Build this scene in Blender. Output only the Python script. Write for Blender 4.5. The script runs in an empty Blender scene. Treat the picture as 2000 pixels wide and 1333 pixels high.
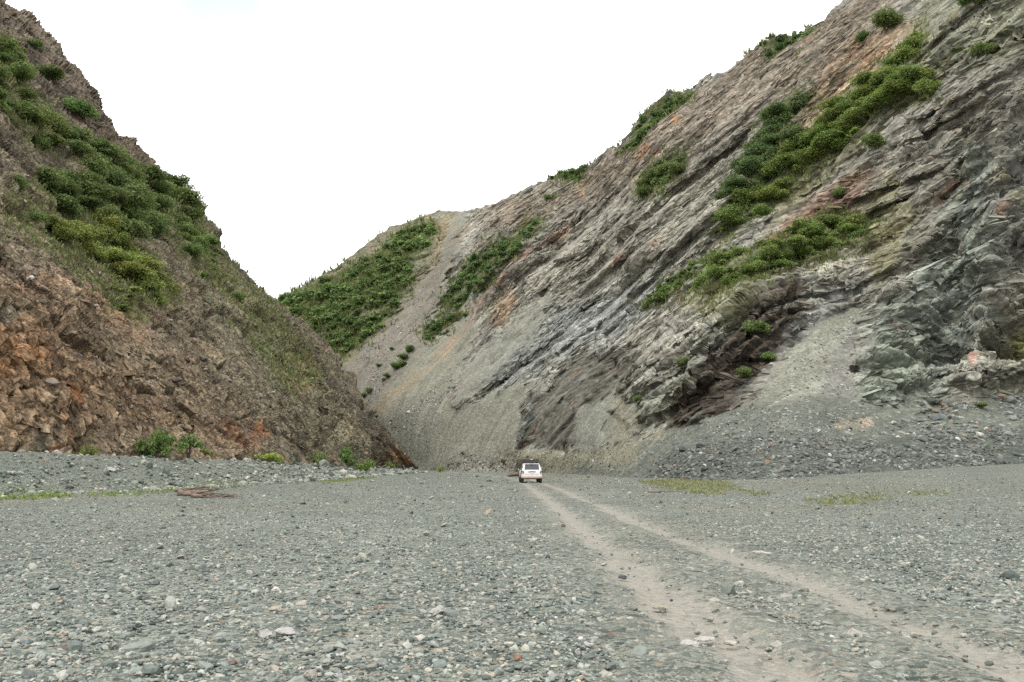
import bpy, math, random
import numpy as np

rng = np.random.default_rng(7)
random.seed(7)
SC = bpy.context.scene
COL = SC.collection

# ------------------------------------------------------------------ camera maths
F, CX, CY, HY, CAMZ = 1556.0, 1000.0, 666.5, 911.0, 1.5
PITCH = math.atan((HY - CY) / F)
CP, SP = math.cos(PITCH), math.sin(PITCH)


def unproj(px, py, d):
    xc = (px - CX) / F * d
    yc = (CY - py) / F * d
    return np.stack([xc + 0 * d, d * CP - yc * SP, CAMZ + d * SP + yc * CP], -1)


# ------------------------------------------------------------------ numpy noise
def _h(ix, iy, iz, seed):
    h = (ix.astype(np.int64) * 374761393 + iy.astype(np.int64) * 668265263
         + iz.astype(np.int64) * 2147483647 + seed * 974634777) & 0xFFFFFFFF
    h = h.astype(np.uint32)
    h ^= h >> np.uint32(15)
    h *= np.uint32(2246822519)
    h ^= h >> np.uint32(13)
    h *= np.uint32(3266489917)
    h ^= h >> np.uint32(16)
    return h


def perlin(x, y, z, seed=0):
    x = np.asarray(x, np.float32); y = np.asarray(y, np.float32); z = np.asarray(z, np.float32)
    x, y, z = np.broadcast_arrays(x, y, z)
    xi, yi, zi = np.floor(x), np.floor(y), np.floor(z)
    fx, fy, fz = x - xi, y - yi, z - zi
    xi, yi, zi = xi.astype(np.int32), yi.astype(np.int32), zi.astype(np.int32)
    u = fx * fx * fx * (fx * (fx * 6 - 15) + 10)
    v = fy * fy * fy * (fy * (fy * 6 - 15) + 10)
    w = fz * fz * fz * (fz * (fz * 6 - 15) + 10)
    out = np.zeros_like(fx)
    for a in (0, 1):
        for b in (0, 1):
            for c in (0, 1):
                h = _h(xi + a, yi + b, zi + c, seed)
                gx = (h & np.uint32(1023)).astype(np.float32) / 511.5 - 1
                gy = ((h >> np.uint32(10)) & np.uint32(1023)).astype(np.float32) / 511.5 - 1
                gz = ((h >> np.uint32(20)) & np.uint32(1023)).astype(np.float32) / 511.5 - 1
                d = gx * (fx - a) + gy * (fy - b) + gz * (fz - c)
                out += d * (u if a else 1 - u) * (v if b else 1 - v) * (w if c else 1 - w)
    return out


def fbm(P, scale, octv=4, seed=0, gain=0.5, ridged=False):
    o = 0.0
    a = 1.0
    x, y, z = P[..., 0] / scale, P[..., 1] / scale, P[..., 2] / scale
    for k in range(octv):
        n = perlin(x, y, z, seed + k * 17)
        if ridged:
            n = 0.5 - np.abs(n) * 1.6
        o = o + a * n
        a *= gain
        x, y, z = (0.8 * x + 0.6 * y) * 2.03, (-0.6 * x + 0.8 * y) * 2.03, z * 2.03 + 3.7
    return o


def facets(s, t, seed):
    """nearest jittered cell: three random numbers, offset inside the cell, border closeness"""
    si, ti = np.floor(s).astype(np.int32), np.floor(t).astype(np.int32)
    b1 = np.full(s.shape, 9.0, np.float32)
    b2 = np.full(s.shape, 9.0, np.float32)
    r1 = np.zeros_like(b1); r2 = r1.copy(); r3 = r1.copy(); ox = r1.copy(); oy = r1.copy()
    zz = np.zeros_like(si)
    for a in (-1, 0, 1):
        for b in (-1, 0, 1):
            h = _h(si + a, ti + b, zz, seed)
            jx = (h & np.uint32(1023)).astype(np.float32) / 1023
            jy = ((h >> np.uint32(10)) & np.uint32(1023)).astype(np.float32) / 1023
            dx = s - (si + a + jx); dy = t - (ti + b + jy)
            d = dx * dx + dy * dy
            near = d < b1
            b2 = np.where(near, b1, np.minimum(b2, d))
            b1 = np.where(near, d, b1)
            q = _h(si + a, ti + b, zz + 5, seed + 3)
            r1 = np.where(near, (q & np.uint32(1023)).astype(np.float32) / 1023, r1)
            r2 = np.where(near, ((q >> np.uint32(10)) & np.uint32(1023)).astype(np.float32) / 1023, r2)
            r3 = np.where(near, ((q >> np.uint32(20)) & np.uint32(1023)).astype(np.float32) / 1023, r3)
            ox = np.where(near, dx, ox); oy = np.where(near, dy, oy)
    return r1, r2, r3, ox, oy, np.sqrt(b2) - np.sqrt(b1)


def sstep(a, b, x):
    t = np.clip((x - a) / (b - a), 0, 1)
    return t * t * (3 - 2 * t)


def poly_sd(px, py, poly):
    """signed distance to a polygon, positive inside"""
    d2 = np.full(px.shape, 1e12, np.float64)
    ins = np.zeros(px.shape, bool)
    n = len(poly)
    for i in range(n):
        x0, y0 = poly[i]; x1, y1 = poly[(i + 1) % n]
        ex, ey = x1 - x0, y1 - y0
        t = np.clip(((px - x0) * ex + (py - y0) * ey) / (ex * ex + ey * ey + 1e-9), 0, 1)
        d2 = np.minimum(d2, (px - x0 - t * ex) ** 2 + (py - y0 - t * ey) ** 2)
        if y0 != y1:
            c = ((y0 > py) != (y1 > py)) & (px < (x1 - x0) * (py - y0) / (y1 - y0) + x0)
            ins ^= c
    d = np.sqrt(d2)
    return np.where(ins, d, -d)


def line_d(px, py, pts):
    d2 = np.full(px.shape, 1e12)
    for (x0, y0), (x1, y1) in zip(pts[:-1], pts[1:]):
        ex, ey = x1 - x0, y1 - y0
        t = np.clip(((px - x0) * ex + (py - y0) * ey) / (ex * ex + ey * ey + 1e-9), 0, 1)
        d2 = np.minimum(d2, (px - x0 - t * ex) ** 2 + (py - y0 - t * ey) ** 2)
    return np.sqrt(d2)


# ------------------------------------------------------------------ tagging and mesh helpers
def tag(o, label, cat, group=None, kind=None):
    o['label'] = label
    o['category'] = cat
    if group:
        o['group'] = group
    if kind:
        o['kind'] = kind
    return o


def np_mesh(name, V, Q, mat, cols=None, smooth=False, extra=None):
    """V (n,3), Q (m,k) faces; returns mesh data"""
    me = bpy.data.meshes.new(name)
    V = np.ascontiguousarray(V, np.float32)
    Qs = Q if isinstance(Q, list) else [Q]
    starts, off = [], 0
    for q in Qs:
        starts.append(off + np.arange(0, q.size, q.shape[1], dtype=np.int32)); off += q.size
    me.vertices.add(len(V)); me.vertices.foreach_set('co', V.ravel())
    me.loops.add(off); me.loops.foreach_set('vertex_index', np.concatenate([np.ascontiguousarray(q, np.int32).ravel() for q in Qs]))
    st = np.concatenate(starts).astype(np.int32)
    me.polygons.add(len(st))
    me.polygons.foreach_set('loop_start', st)
    me.polygons.foreach_set('use_smooth', np.full(len(st), smooth, bool))
    if cols is not None:
        a = me.attributes.new('Col', 'FLOAT_COLOR', 'POINT')
        c = np.ones((len(V), 4), np.float32); c[:, :3] = cols
        a.data.foreach_set('color', c.ravel())
    for nm, arr in (extra or {}).items():
        a = me.attributes.new(nm, 'FLOAT', 'POINT')
        a.data.foreach_set('value', np.ascontiguousarray(arr, np.float32).ravel())
    me.update(calc_edges=True)
    me.materials.append(mat)
    return me


def link(name, me, parent=None, loc=None):
    o = bpy.data.objects.new(name, me)
    COL.objects.link(o)
    if parent:
        o.parent = parent
    if loc is not None:
        o.location = loc
    return o


def empty(name, loc, rz=0):
    o = bpy.data.objects.new(name, None)
    o.empty_display_size = 0.2
    COL.objects.link(o)
    o.location = loc
    o.rotation_euler = (0, 0, rz)
    return o


def sub_mesh(V, Q, C, extra=None):
    used = np.unique(Q)
    m = np.full(len(V), -1, np.int64); m[used] = np.arange(len(used))
    ex = {k: v[used] for k, v in (extra or {}).items()}
    return V[used], m[Q], C[used], ex


# ------------------------------------------------------------------ materials
def new_mat(name):
    m = bpy.data.materials.new(name)
    m.use_nodes = True
    nt = m.node_tree
    b = nt.nodes['Principled BSDF']
    return m, nt, b


def N(nt, typ, **kw):
    n = nt.nodes.new(typ)
    for k, v in kw.items():
        if k.startswith('i_'):
            n.inputs[k[2:].replace('_', ' ')].default_value = v
        else:
            setattr(n, k, v)
    return n


def math_n(nt, op, a, b=None, c=None):
    n = nt.nodes.new('ShaderNodeMath'); n.operation = op
    for i, v in enumerate((a, b, c)):
        if v is None:
            continue
        if isinstance(v, (int, float)):
            n.inputs[i].default_value = v
        else:
            nt.links.new(v, n.inputs[i])
    return n.outputs[0]


def mixc(nt, fac, a, b, typ='MIX'):
    n = nt.nodes.new('ShaderNodeMix'); n.data_type = 'RGBA'; n.blend_type = typ
    for i, v in ((0, fac), (6, a), (7, b)):
        if isinstance(v, (int, float)):
            n.inputs[i].default_value = v
        elif isinstance(v, (tuple, list)):
            n.inputs[i].default_value = (*v[:3], 1)
        else:
            nt.links.new(v, n.inputs[i])
    return n.outputs[2]


def ramp(nt, fac, stops, interp='LINEAR'):
    n = nt.nodes.new('ShaderNodeValToRGB')
    cr = n.color_ramp
    cr.interpolation = interp
    while len(cr.elements) < len(stops):
        cr.elements.new(0.5)
    for e, (p, c) in zip(cr.elements, stops):
        e.position = p
        e.color = (*c, 1) if len(c) == 3 else c
    nt.links.new(fac, n.inputs[0])
    return n.outputs[0]


def attr_col(nt, name='Col'):
    n = nt.nodes.new('ShaderNodeAttribute'); n.attribute_name = name
    return n


def rock_material(name, basis, big, small, cscale=1.0):
    """fractured rock: flat tilted chips in two sizes, stretched along the bedding direction"""
    m, nt, b = new_mat(name)
    L = nt.links.new
    tc = N(nt, 'ShaderNodeTexCoord').outputs['Object']
    col = attr_col(nt).outputs['Color']
    wn = N(nt, 'ShaderNodeTexNoise', i_Scale=0.3, i_Detail=2.0); L(tc, wn.inputs['Vector'])
    wv = N(nt, 'ShaderNodeVectorMath', operation='MULTIPLY_ADD'); L(wn.outputs['Color'], wv.inputs[0])
    wv.inputs[1].default_value = (1.3, 1.3, 1.3); L(tc, wv.inputs[2])

    def chips(sizes):
        cx = N(nt, 'ShaderNodeCombineXYZ')
        for i in range(3):
            d = N(nt, 'ShaderNodeVectorMath', operation='DOT_PRODUCT'); L(wv.outputs[0], d.inputs[0])
            d.inputs[1].default_value = tuple(float(q) / sizes[i] for q in basis[i])
            L(d.outputs['Value'], cx.inputs[i])
        v = N(nt, 'ShaderNodeTexVoronoi', i_Scale=1.0, i_Randomness=1.0); L(cx.outputs[0], v.inputs['Vector'])
        df = N(nt, 'ShaderNodeVectorMath', operation='SUBTRACT'); L(cx.outputs[0], df.inputs[0]); L(v.outputs['Position'], df.inputs[1])
        rc = N(nt, 'ShaderNodeVectorMath', operation='SUBTRACT'); L(v.outputs['Color'], rc.inputs[0]); rc.inputs[1].default_value = (0.5, 0.28, 0.5)
        h = N(nt, 'ShaderNodeVectorMath', operation='DOT_PRODUCT'); L(df.outputs[0], h.inputs[0]); L(rc.outputs[0], h.inputs[1])
        s = N(nt, 'ShaderNodeSeparateColor'); L(v.outputs['Color'], s.inputs[0])
        return h.outputs['Value'], s
    h1, s1 = chips(big)
    h2, s2 = chips(small)
    n1 = N(nt, 'ShaderNodeTexNoise', i_Scale=0.9 * cscale, i_Detail=7.0, i_Roughness=0.62); L(tc, n1.inputs['Vector'])
    f = math_n(nt, 'MULTIPLY_ADD', n1.outputs['Fac'], 1.25, 0.09)
    f1 = math_n(nt, 'MULTIPLY_ADD', s1.outputs[0], 0.36, 0.82)
    f2 = math_n(nt, 'MULTIPLY_ADD', s2.outputs[0], 0.8, 0.6)
    f = math_n(nt, 'MULTIPLY', f, math_n(nt, 'MULTIPLY', f1, f2))
    cc = N(nt, 'ShaderNodeCombineColor')
    for i in range(3):
        L(f, cc.inputs[i])
    c = mixc(nt, 1.0, col, cc.outputs[0], 'MULTIPLY')
    L(c, b.inputs['Base Color'])
    b.inputs['Roughness'].default_value = 0.92
    b.inputs['Specular IOR Level'].default_value = 0.2
    hgt = math_n(nt, 'ADD', math_n(nt, 'MULTIPLY', h1, big[1] * 1.5), math_n(nt, 'ADD', math_n(nt, 'MULTIPLY', h2, small[1] * 1.5), math_n(nt, 'MULTIPLY', n1.outputs['Fac'], 0.25)))
    bp = N(nt, 'ShaderNodeBump', i_Strength=0.8, i_Distance=0.72); L(hgt, bp.inputs['Height'])
    L(bp.outputs[0], b.inputs['Normal'])
    return m


def scree_material(name):
    m, nt, b = new_mat(name)
    L = nt.links.new
    tc = N(nt, 'ShaderNodeTexCoord').outputs['Object']
    col = attr_col(nt).outputs['Color']
    v1 = N(nt, 'ShaderNodeTexVoronoi', i_Scale=2.2); L(tc, v1.inputs['Vector'])
    v2 = N(nt, 'ShaderNodeTexVoronoi', i_Scale=6.0); L(tc, v2.inputs['Vector'])
    n1 = N(nt, 'ShaderNodeTexNoise', i_Scale=0.35, i_Detail=6.0, i_Roughness=0.6); L(tc, n1.inputs['Vector'])
    s1 = N(nt, 'ShaderNodeSeparateColor'); L(v1.outputs['Color'], s1.inputs[0])
    s2 = N(nt, 'ShaderNodeSeparateColor'); L(v2.outputs['Color'], s2.inputs[0])
    f = math_n(nt, 'MULTIPLY', math_n(nt, 'MULTIPLY_ADD', s1.outputs[0], 0.4, 0.8), math_n(nt, 'MULTIPLY_ADD', s2.outputs[0], 0.5, 0.75))
    f = math_n(nt, 'MULTIPLY', f, math_n(nt, 'MULTIPLY_ADD', n1.outputs['Fac'], 0.4, 0.42))
    cc = N(nt, 'ShaderNodeCombineColor')
    for i in range(3):
        L(f, cc.inputs[i])
    c = mixc(nt, 1.0, col, cc.outputs[0], 'MULTIPLY')
    chips = math_n(nt, 'GREATER_THAN', s1.outputs[1], 0.95)
    c = mixc(nt, math_n(nt, 'MULTIPLY', chips, 0.35), c, (0.32, 0.32, 0.30))
    L(c, b.inputs['Base Color'])
    b.inputs['Roughness'].default_value = 0.95
    b.inputs['Specular IOR Level'].default_value = 0.15
    hgt = math_n(nt, 'ADD', math_n(nt, 'MULTIPLY', v1.outputs['Distance'], 0.3), math_n(nt, 'MULTIPLY', v2.outputs['Distance'], 0.14))
    bp = N(nt, 'ShaderNodeBump', i_Strength=0.8, i_Distance=0.4); L(hgt, bp.inputs['Height'])
    L(bp.outputs[0], b.inputs['Normal'])
    return m


STONE_RAMP = [(0.0, (0.062, 0.077, 0.070)), (0.22, (0.135, 0.157, 0.143)), (0.45, (0.207, 0.228, 0.207)),
              (0.66, (0.275, 0.295, 0.265)), (0.82, (0.36, 0.37, 0.33)), (0.9, (0.34, 0.30, 0.24)),
              (0.96, (0.50, 0.49, 0.46)), (1.0, (0.30, 0.20, 0.13))]


def gravel_material():
    m, nt, b = new_mat('river_gravel')
    L = nt.links.new
    tc = N(nt, 'ShaderNodeTexCoord').outputs['Object']
    sand = attr_col(nt, 'sand').outputs['Fac']
    col = attr_col(nt).outputs['Color']
    nz = N(nt, 'ShaderNodeTexNoise', i_Scale=14.0, i_Detail=3.0); L(tc, nz.inputs['Vector'])
    wv = N(nt, 'ShaderNodeVectorMath', operation='MULTIPLY_ADD'); L(nz.outputs['Color'], wv.inputs[0])
    wv.inputs[1].default_value = (0.04, 0.04, 0.04); L(tc, wv.inputs[2])
    outs = []
    for sc in (38.0, 16.0, 7.0):
        v = N(nt, 'ShaderNodeTexVoronoi', i_Scale=sc); L(wv.outputs[0], v.inputs['Vector'])
        s = N(nt, 'ShaderNodeSeparateColor'); L(v.outputs['Color'], s.inputs[0])
        outs.append((v, s))
    c1 = ramp(nt, outs[0][1].outputs[0], STONE_RAMP)
    c2 = ramp(nt, outs[1][1].outputs[0], STONE_RAMP)
    c3 = ramp(nt, outs[2][1].outputs[0], STONE_RAMP)
    pick = math_n(nt, 'GREATER_THAN', outs[1][1].outputs[1], 0.45)
    pick3 = math_n(nt, 'GREATER_THAN', outs[2][1].outputs[1], 0.9)
    c = mixc(nt, pick, c1, c2)
    c = mixc(nt, pick3, c, c3)
    c = mixc(nt, 1.0, c, col, 'MULTIPLY')
    n2 = N(nt, 'ShaderNodeTexNoise', i_Scale=60.0, i_Detail=4.0, i_Roughness=0.7); L(tc, n2.inputs['Vector'])
    sc_ = ramp(nt, n2.outputs['Fac'], [(0.3, (0.23, 0.215, 0.188)), (0.7, (0.46, 0.435, 0.385))])
    sv = math_n(nt, 'MULTIPLY', sand, math_n(nt, 'MULTIPLY_ADD', pick, -0.25, 1.0))
    c = mixc(nt, sv, c, sc_)
    c = mixc(nt, 1.0, c, mixc(nt, sand, (0.50, 0.507, 0.48), (0.55, 0.54, 0.515)), 'MULTIPLY')  # base darkened: shade in the gaps between pebbles is put into the colour
    L(c, b.inputs['Base Color'])
    b.inputs['Roughness'].default_value = 0.9
    b.inputs['Specular IOR Level'].default_value = 0.2
    h1 = math_n(nt, 'MULTIPLY', outs[0][0].outputs['Distance'], -0.018)
    h2 = math_n(nt, 'MULTIPLY', math_n(nt, 'MULTIPLY', outs[1][0].outputs['Distance'], pick), -0.03)
    h3 = math_n(nt, 'MULTIPLY', math_n(nt, 'MULTIPLY', outs[2][0].outputs['Distance'], pick3), -0.06)
    hh = math_n(nt, 'ADD', h1, math_n(nt, 'ADD', h2, h3))
    hh = math_n(nt, 'MULTIPLY', hh, math_n(nt, 'MULTIPLY_ADD', sand, -0.7, 1.0))
    bp = N(nt, 'ShaderNodeBump', i_Strength=1.0, i_Distance=1.6); L(hh, bp.inputs['Height'])
    L(bp.outputs[0], b.inputs['Normal'])
    return m


def stone_material():
    m, nt, b = new_mat('loose_stone')
    L = nt.links.new
    tc = N(nt, 'ShaderNodeTexCoord').outputs['Object']
    col = attr_col(nt).outputs['Color']
    n1 = N(nt, 'ShaderNodeTexNoise', i_Scale=22.0, i_Detail=5.0, i_Roughness=0.65); L(tc, n1.inputs['Vector'])
    f = math_n(nt, 'MULTIPLY_ADD', n1.outputs['Fac'], 0.66, 0.32)
    cc = N(nt, 'ShaderNodeCombineColor')
    for i in range(3):
        L(f, cc.inputs[i])
    L(mixc(nt, 1.0, col, cc.outputs[0], 'MULTIPLY'), b.inputs['Base Color'])
    b.inputs['Roughness'].default_value = 0.85
    b.inputs['Specular IOR Level'].default_value = 0.25
    bp = N(nt, 'ShaderNodeBump', i_Strength=0.5, i_Distance=0.02); L(n1.outputs['Fac'], bp.inputs['Height'])
    L(bp.outputs[0], b.inputs['Normal'])
    return m


def leaf_material(name, tint=(1, 1, 1)):
    m, nt, b = new_mat(name)
    L = nt.links.new
    col = attr_col(nt).outputs['Color']
    oi = N(nt, 'ShaderNodeObjectInfo')
    f = math_n(nt, 'MULTIPLY_ADD', oi.outputs['Random'], 0.3, 0.87)
    cc = N(nt, 'ShaderNodeCombineColor')
    for i in range(3):
        L(f, cc.inputs[i])
    c = mixc(nt, 1.0, col, cc.outputs[0], 'MULTIPLY')
    c = mixc(nt, 1.0, c, oi.outputs['Color'], 'MULTIPLY')
    L(c, b.inputs['Base Color'])
    b.inputs['Roughness'].default_value = 0.7
    b.inputs['Specular IOR Level'].default_value = 0.25
    tr = N(nt, 'ShaderNodeBsdfTranslucent'); L(c, tr.inputs['Color'])
    mx = N(nt, 'ShaderNodeMixShader'); mx.inputs[0].default_value = 0.3
    L(b.outputs[0], mx.inputs[1]); L(tr.outputs[0], mx.inputs[2])
    L(mx.outputs[0], nt.nodes['Material Output'].inputs['Surface'])
    return m


def plain(name, c, rough=0.5, metal=0.0, spec=0.5, noise=0.0, nscale=20.0, c2=None):
    m, nt, b = new_mat(name)
    b.inputs['Roughness'].default_value = rough
    b.inputs['Metallic'].default_value = metal
    b.inputs['Specular IOR Level'].default_value = spec
    b.inputs['Base Color'].default_value = (*c, 1)
    if noise or c2:
        tc = N(nt, 'ShaderNodeTexCoord').outputs['Object']
        n1 = N(nt, 'ShaderNodeTexNoise', i_Scale=nscale, i_Detail=6.0, i_Roughness=0.65)
        nt.links.new(tc, n1.inputs['Vector'])
        cc = c2 or tuple(x * (1 - noise) for x in c)
        nt.links.new(ramp(nt, n1.outputs['Fac'], [(0.35, c), (0.65, cc)]), b.inputs['Base Color'])
    return m


M_SCREE = scree_material('scree')
M_GRAVEL = gravel_material()
M_STONE = stone_material()
M_LEAF = leaf_material('shrub_leaves')
M_GRASS = leaf_material('grass_blades')
M_BARK = plain('bark', (0.12, 0.09, 0.065), 0.9, noise=0.5, nscale=30)
M_DRIFT = plain('weathered_wood', (0.16, 0.115, 0.085), 0.9, noise=0.6, nscale=12, c2=(0.06, 0.045, 0.035))







# ================================================================== MOUNTAINS
def lin(r, g, b):
    """sRGB 0-255 to linear"""
    v = np.array([r, g, b], np.float64) / 255
    return np.where(v <= 0.04045, v / 12.92, ((v + 0.055) / 1.055) ** 2.4)


def interp_curve(pts):
    p = np.array(sorted(pts), np.float64)
    return lambda x: np.interp(x, p[:, 0], p[:, 1])


L_SIL = [(-700, -640), (-400, -330), (-200, -150), (-60, -60), (0, -12), (20, 8), (60, 25), (95, 75), (115, 95), (130, 125), (150, 150), (190, 180),
         (205, 230), (240, 262), (270, 290), (295, 315), (320, 345), (350, 380), (380, 395), (400, 420), (420, 450),
         (432, 480), (450, 515), (480, 540), (510, 570), (540, 595), (560, 610), (600, 640), (640, 672), (665, 712),
         (690, 750), (705, 780), (720, 815), (745, 842), (760, 862), (772, 885), (800, 907), (815, 913)]
R_SIL = [(2600, -560), (2400, -420), (2000, -210), (1800, -110), (1640, 0), (1600, 38), (1560, 62), (1480, 100), (1410, 145), (1395, 150), (1383, 146),
         (1365, 160), (1340, 175), (1270, 210), (1240, 245), (1215, 280), (1180, 297), (1150, 320), (1080, 345), (1000, 382),
         (930, 411), (900, 413), (860, 413), (800, 430), (760, 440), (720, 475), (660, 520), (600, 555), (540, 588),
         (480, 620), (420, 660), (360, 700)]
R_BASE = [(2600, 900), (2000, 908), (1850, 916), (1700, 927), (1600, 938), (1460, 947), (1240, 935), (1100, 922), (1000, 922), (870, 917),
          (780, 914), (600, 914), (360, 914)]
# (px, py, distance along the lens axis in metres)
R_CTRL = [(2600, 905, 95), (2600, 500, 112), (2600, 0, 150), (2600, -500, 210), (2000, 907, 86), (1700, 927, 76), (1460, 947, 70), (1240, 935, 104), (1100, 922, 165),
          (1000, 922, 205), (870, 917, 250), (780, 914, 330), (600, 914, 400), (360, 914, 440), (2000, 850, 93), (2000, 785, 106),
          (2000, 400, 128), (2000, 0, 180), (2000, -200, 225), (1700, 865, 87), (1700, 800, 103), (1460, 875, 84), (1460, 820, 100), (1450, 790, 109),
          (1280, 850, 119), (1020, 878, 205), (1500, 600, 142), (1750, 600, 132), (1640, 400, 180), (1640, 200, 222), (1640, 0, 300), (1780, -60, 265),
          (1380, 147, 345), (1380, 400, 235), (1200, 600, 240), (1200, 290, 360), (1120, 330, 400), (1000, 700, 270), (1000, 500, 345),
          (900, 413, 470), (900, 650, 345), (760, 440, 500), (700, 800, 345), (780, 880, 315), (640, 690, 400), (540, 588, 480), (700, 560, 440),
          (360, 700, 470), (500, 750, 430), (850, 800, 290)]


def tps_fit(ctrl):
    c = np.array(ctrl, np.float64)
    X = c[:, :2] / 1000.0
    y = 1000.0 / c[:, 2]
    n = len(X)
    r2 = ((X[:, None] - X[None]) ** 2).sum(-1)
    K = 0.5 * r2 * np.log(r2 + 1e-12) + np.eye(n) * 2e-3
    Pm = np.c_[np.ones(n), X]
    A = np.zeros((n + 3, n + 3)); A[:n, :n] = K; A[:n, n:] = Pm; A[n:, :n] = Pm.T
    w = np.linalg.solve(A, np.r_[y, 0, 0, 0])

    def ev(px, py):
        sh = px.shape
        x = px.ravel() / 1000.0; yy = py.ravel() / 1000.0
        o = w[n] + w[n + 1] * x + w[n + 2] * yy
        for i in range(n):
            r = (x - X[i, 0]) ** 2 + (yy - X[i, 1]) ** 2
            o = o + w[i] * 0.5 * r * np.log(r + 1e-12)
        return (1000.0 / np.maximum(o, 0.8)).reshape(sh)
    return ev


def left_depth(px, py):
    return F * 1.19 * 28.0 / np.maximum(1.19 * (1000 - px) - (911 - py), 40.0)


class Sheet:
    """a hillside as a ruled surface from its foot to its ridge line; back rows close it behind the ridge"""
    def __init__(s, px0, px1, step, nrow, sil, base, depth):
        s.px0, s.step = px0, step
        xs = np.arange(px0, px1 + 0.1, step)
        v = np.linspace(0, 1, nrow)
        top, bot = sil(xs), base(xs)
        s.PX = np.repeat(xs[None], nrow, 0)
        s.PY = bot[None] + (top - bot)[None] * v[:, None]
        s.top, s.bot, s.nrow = top, bot, nrow
        s.V = np.repeat(v[:, None], len(xs), 1)
        s.D = depth(s.PX, s.PY)
        s.P = unproj(s.PX, s.PY, s.D)

    def normals(s, smooth=0):
        P = s.P
        a = np.gradient(P, axis=1); b = np.gradient(P, axis=0)
        n = np.cross(a, b)
        n /= np.linalg.norm(n, axis=-1, keepdims=True) + 1e-9
        view = P - np.array([0, 0, CAMZ])
        fl = (n * view).sum(-1, keepdims=True) > 0
        return np.where(fl, -n, n)

    def push(s, dd):
        """move each point in or out along its own bearing by dd metres of distance (positive = nearer)"""
        s.D = s.D - dd
        s.P = unproj(s.PX, s.PY, s.D)

    def at(s, px, py):
        r, c = s.idx(px, py)
        return s.P[r, c], s.D[r, c]

    def idx(s, px, py):
        px = np.asarray(px, float); py = np.asarray(py, float)
        c = np.clip((px - s.px0) / s.step, 0, s.PX.shape[1] - 1.001).astype(int)
        v = (py - s.bot[c]) / (s.top[c] - s.bot[c] - 1e-6)
        return np.clip(v * (s.nrow - 1), 0, s.nrow - 1).astype(int), c


def mixmask(C, m, col):
    return C + (np.asarray(col)[None, None] - C) * m[..., None]


def strata(s, d1, Lscales, w, seed, aniso_tilt=0.9, warp=1.0, crack=0.35, soften=1):
    """stepped, tilted rock plates along the bedding direction; returns height and one random value per plate"""
    n0 = s.N0.reshape(-1, 3).mean(0); n0 /= np.linalg.norm(n0)
    d1 = d1 - n0 * (d1 @ n0); d1 /= np.linalg.norm(d1)
    d2 = np.cross(n0, d1)
    if d2[2] < 0:
        d2 = -d2
    a = s.P @ d1; b = s.P @ d2; cc = s.P @ n0
    wa = fbm(s.P, 22.0, 2, seed + 50) * 5.0 * warp
    wb = fbm(s.P, 18.0, 2, seed + 60) * 2.6 * warp
    # the bedding swings a little from place to place
    ang = perlin(a / 60, b / 60, 0 * a, seed + 5) * 0.35
    H = np.zeros(s.PX.shape, np.float32); tint = np.zeros_like(H)
    for k, (la, lb, A) in enumerate(Lscales):
        q = np.minimum(1.0, (la / 12.0))
        aa = (a + wa * q + b * ang * 0.6) / la; bb = (b + wb * q + cc * 0.2 - 6 * ang * q) / lb
        r1, r2, r3, ox, oy, ed = facets(aa.astype(np.float32), bb.astype(np.float32), seed + 11 * k)
        h = (r1 - 0.5) * 1.0 + aniso_tilt * oy * (0.35 + r2) + (r3 - 0.5) * 1.2 * ox
        h = h - crack * (1 - sstep(0.0, 0.10, ed)) * (r2 > 0.3)
        H += A * h
        tint += (r3 - 0.5) * (0.32, 0.36, 0.45, 0.45, 0.4)[k]
    for _ in range(soften):     # soften one-quad jumps so that the edges do not fray
        H[1:-1] = 0.25 * H[:-2] + 0.5 * H[1:-1] + 0.25 * H[2:]
        H[:, 1:-1] = 0.25 * H[:, :-2] + 0.5 * H[:, 1:-1] + 0.25 * H[:, 2:]
    return H * w, tint * w


# ---------------------------------------------------------------- left mountain
ML = Sheet(-420, 814, 1.45, 560, interp_curve(L_SIL), lambda x: 911 + 2.5 * (1000 - x) / 28.8 + 14 * sstep(815, 600, x), left_depth)
ML.N0 = ML.normals()
px, py = ML.PX, ML.PY
edge = sstep(0.0, 0.25, 1 - ML.V)
base_relief = fbm(ML.P, 42.0, 2, 3) * 9.0 + fbm(ML.P, 17.0, 2, 4) * 3.5
spur = 0 * px
for pts, wd, hh in [([(0, 480), (200, 620), (420, 780), (540, 890)], 60, 4.0), ([(380, 400), (520, 600), (650, 740), (740, 870)], 40, 7.0),
                    ([(60, 360), (220, 470), (300, 600), (370, 650)], 45, -5.0), ([(0, 640), (110, 720), (130, 860)], 50, 2.0),
                    ([(240, 720), (420, 860)], 40, -4.0), ([(420, 560), (560, 720), (640, 850)], 34, -4.5), ([(120, 120), (230, 290), (330, 400)], 30, 4.5)]:
    d = line_d(px + fbm(ML.P, 10.0, 2, 9) * 18, py, pts)
    spur += hh * np.exp(-(d / wd) ** 2)
ML.push((base_relief + spur) * np.clip((ML.D - 38) / 90, 0.05, 1) * (0.15 + 0.85 * edge) * sstep(0, 0.06, ML.V) * sstep(815, 700, px))
ML.push(-8.0 * sstep(330, -60, px) * sstep(0.5, 0.0, ML.V) - 4.0 * sstep(0.1, 0.0, ML.V) * sstep(600, 300, px))
N1 = ML.normals()
earth_n = fbm(ML.P, 9.0, 4, 31)
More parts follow.
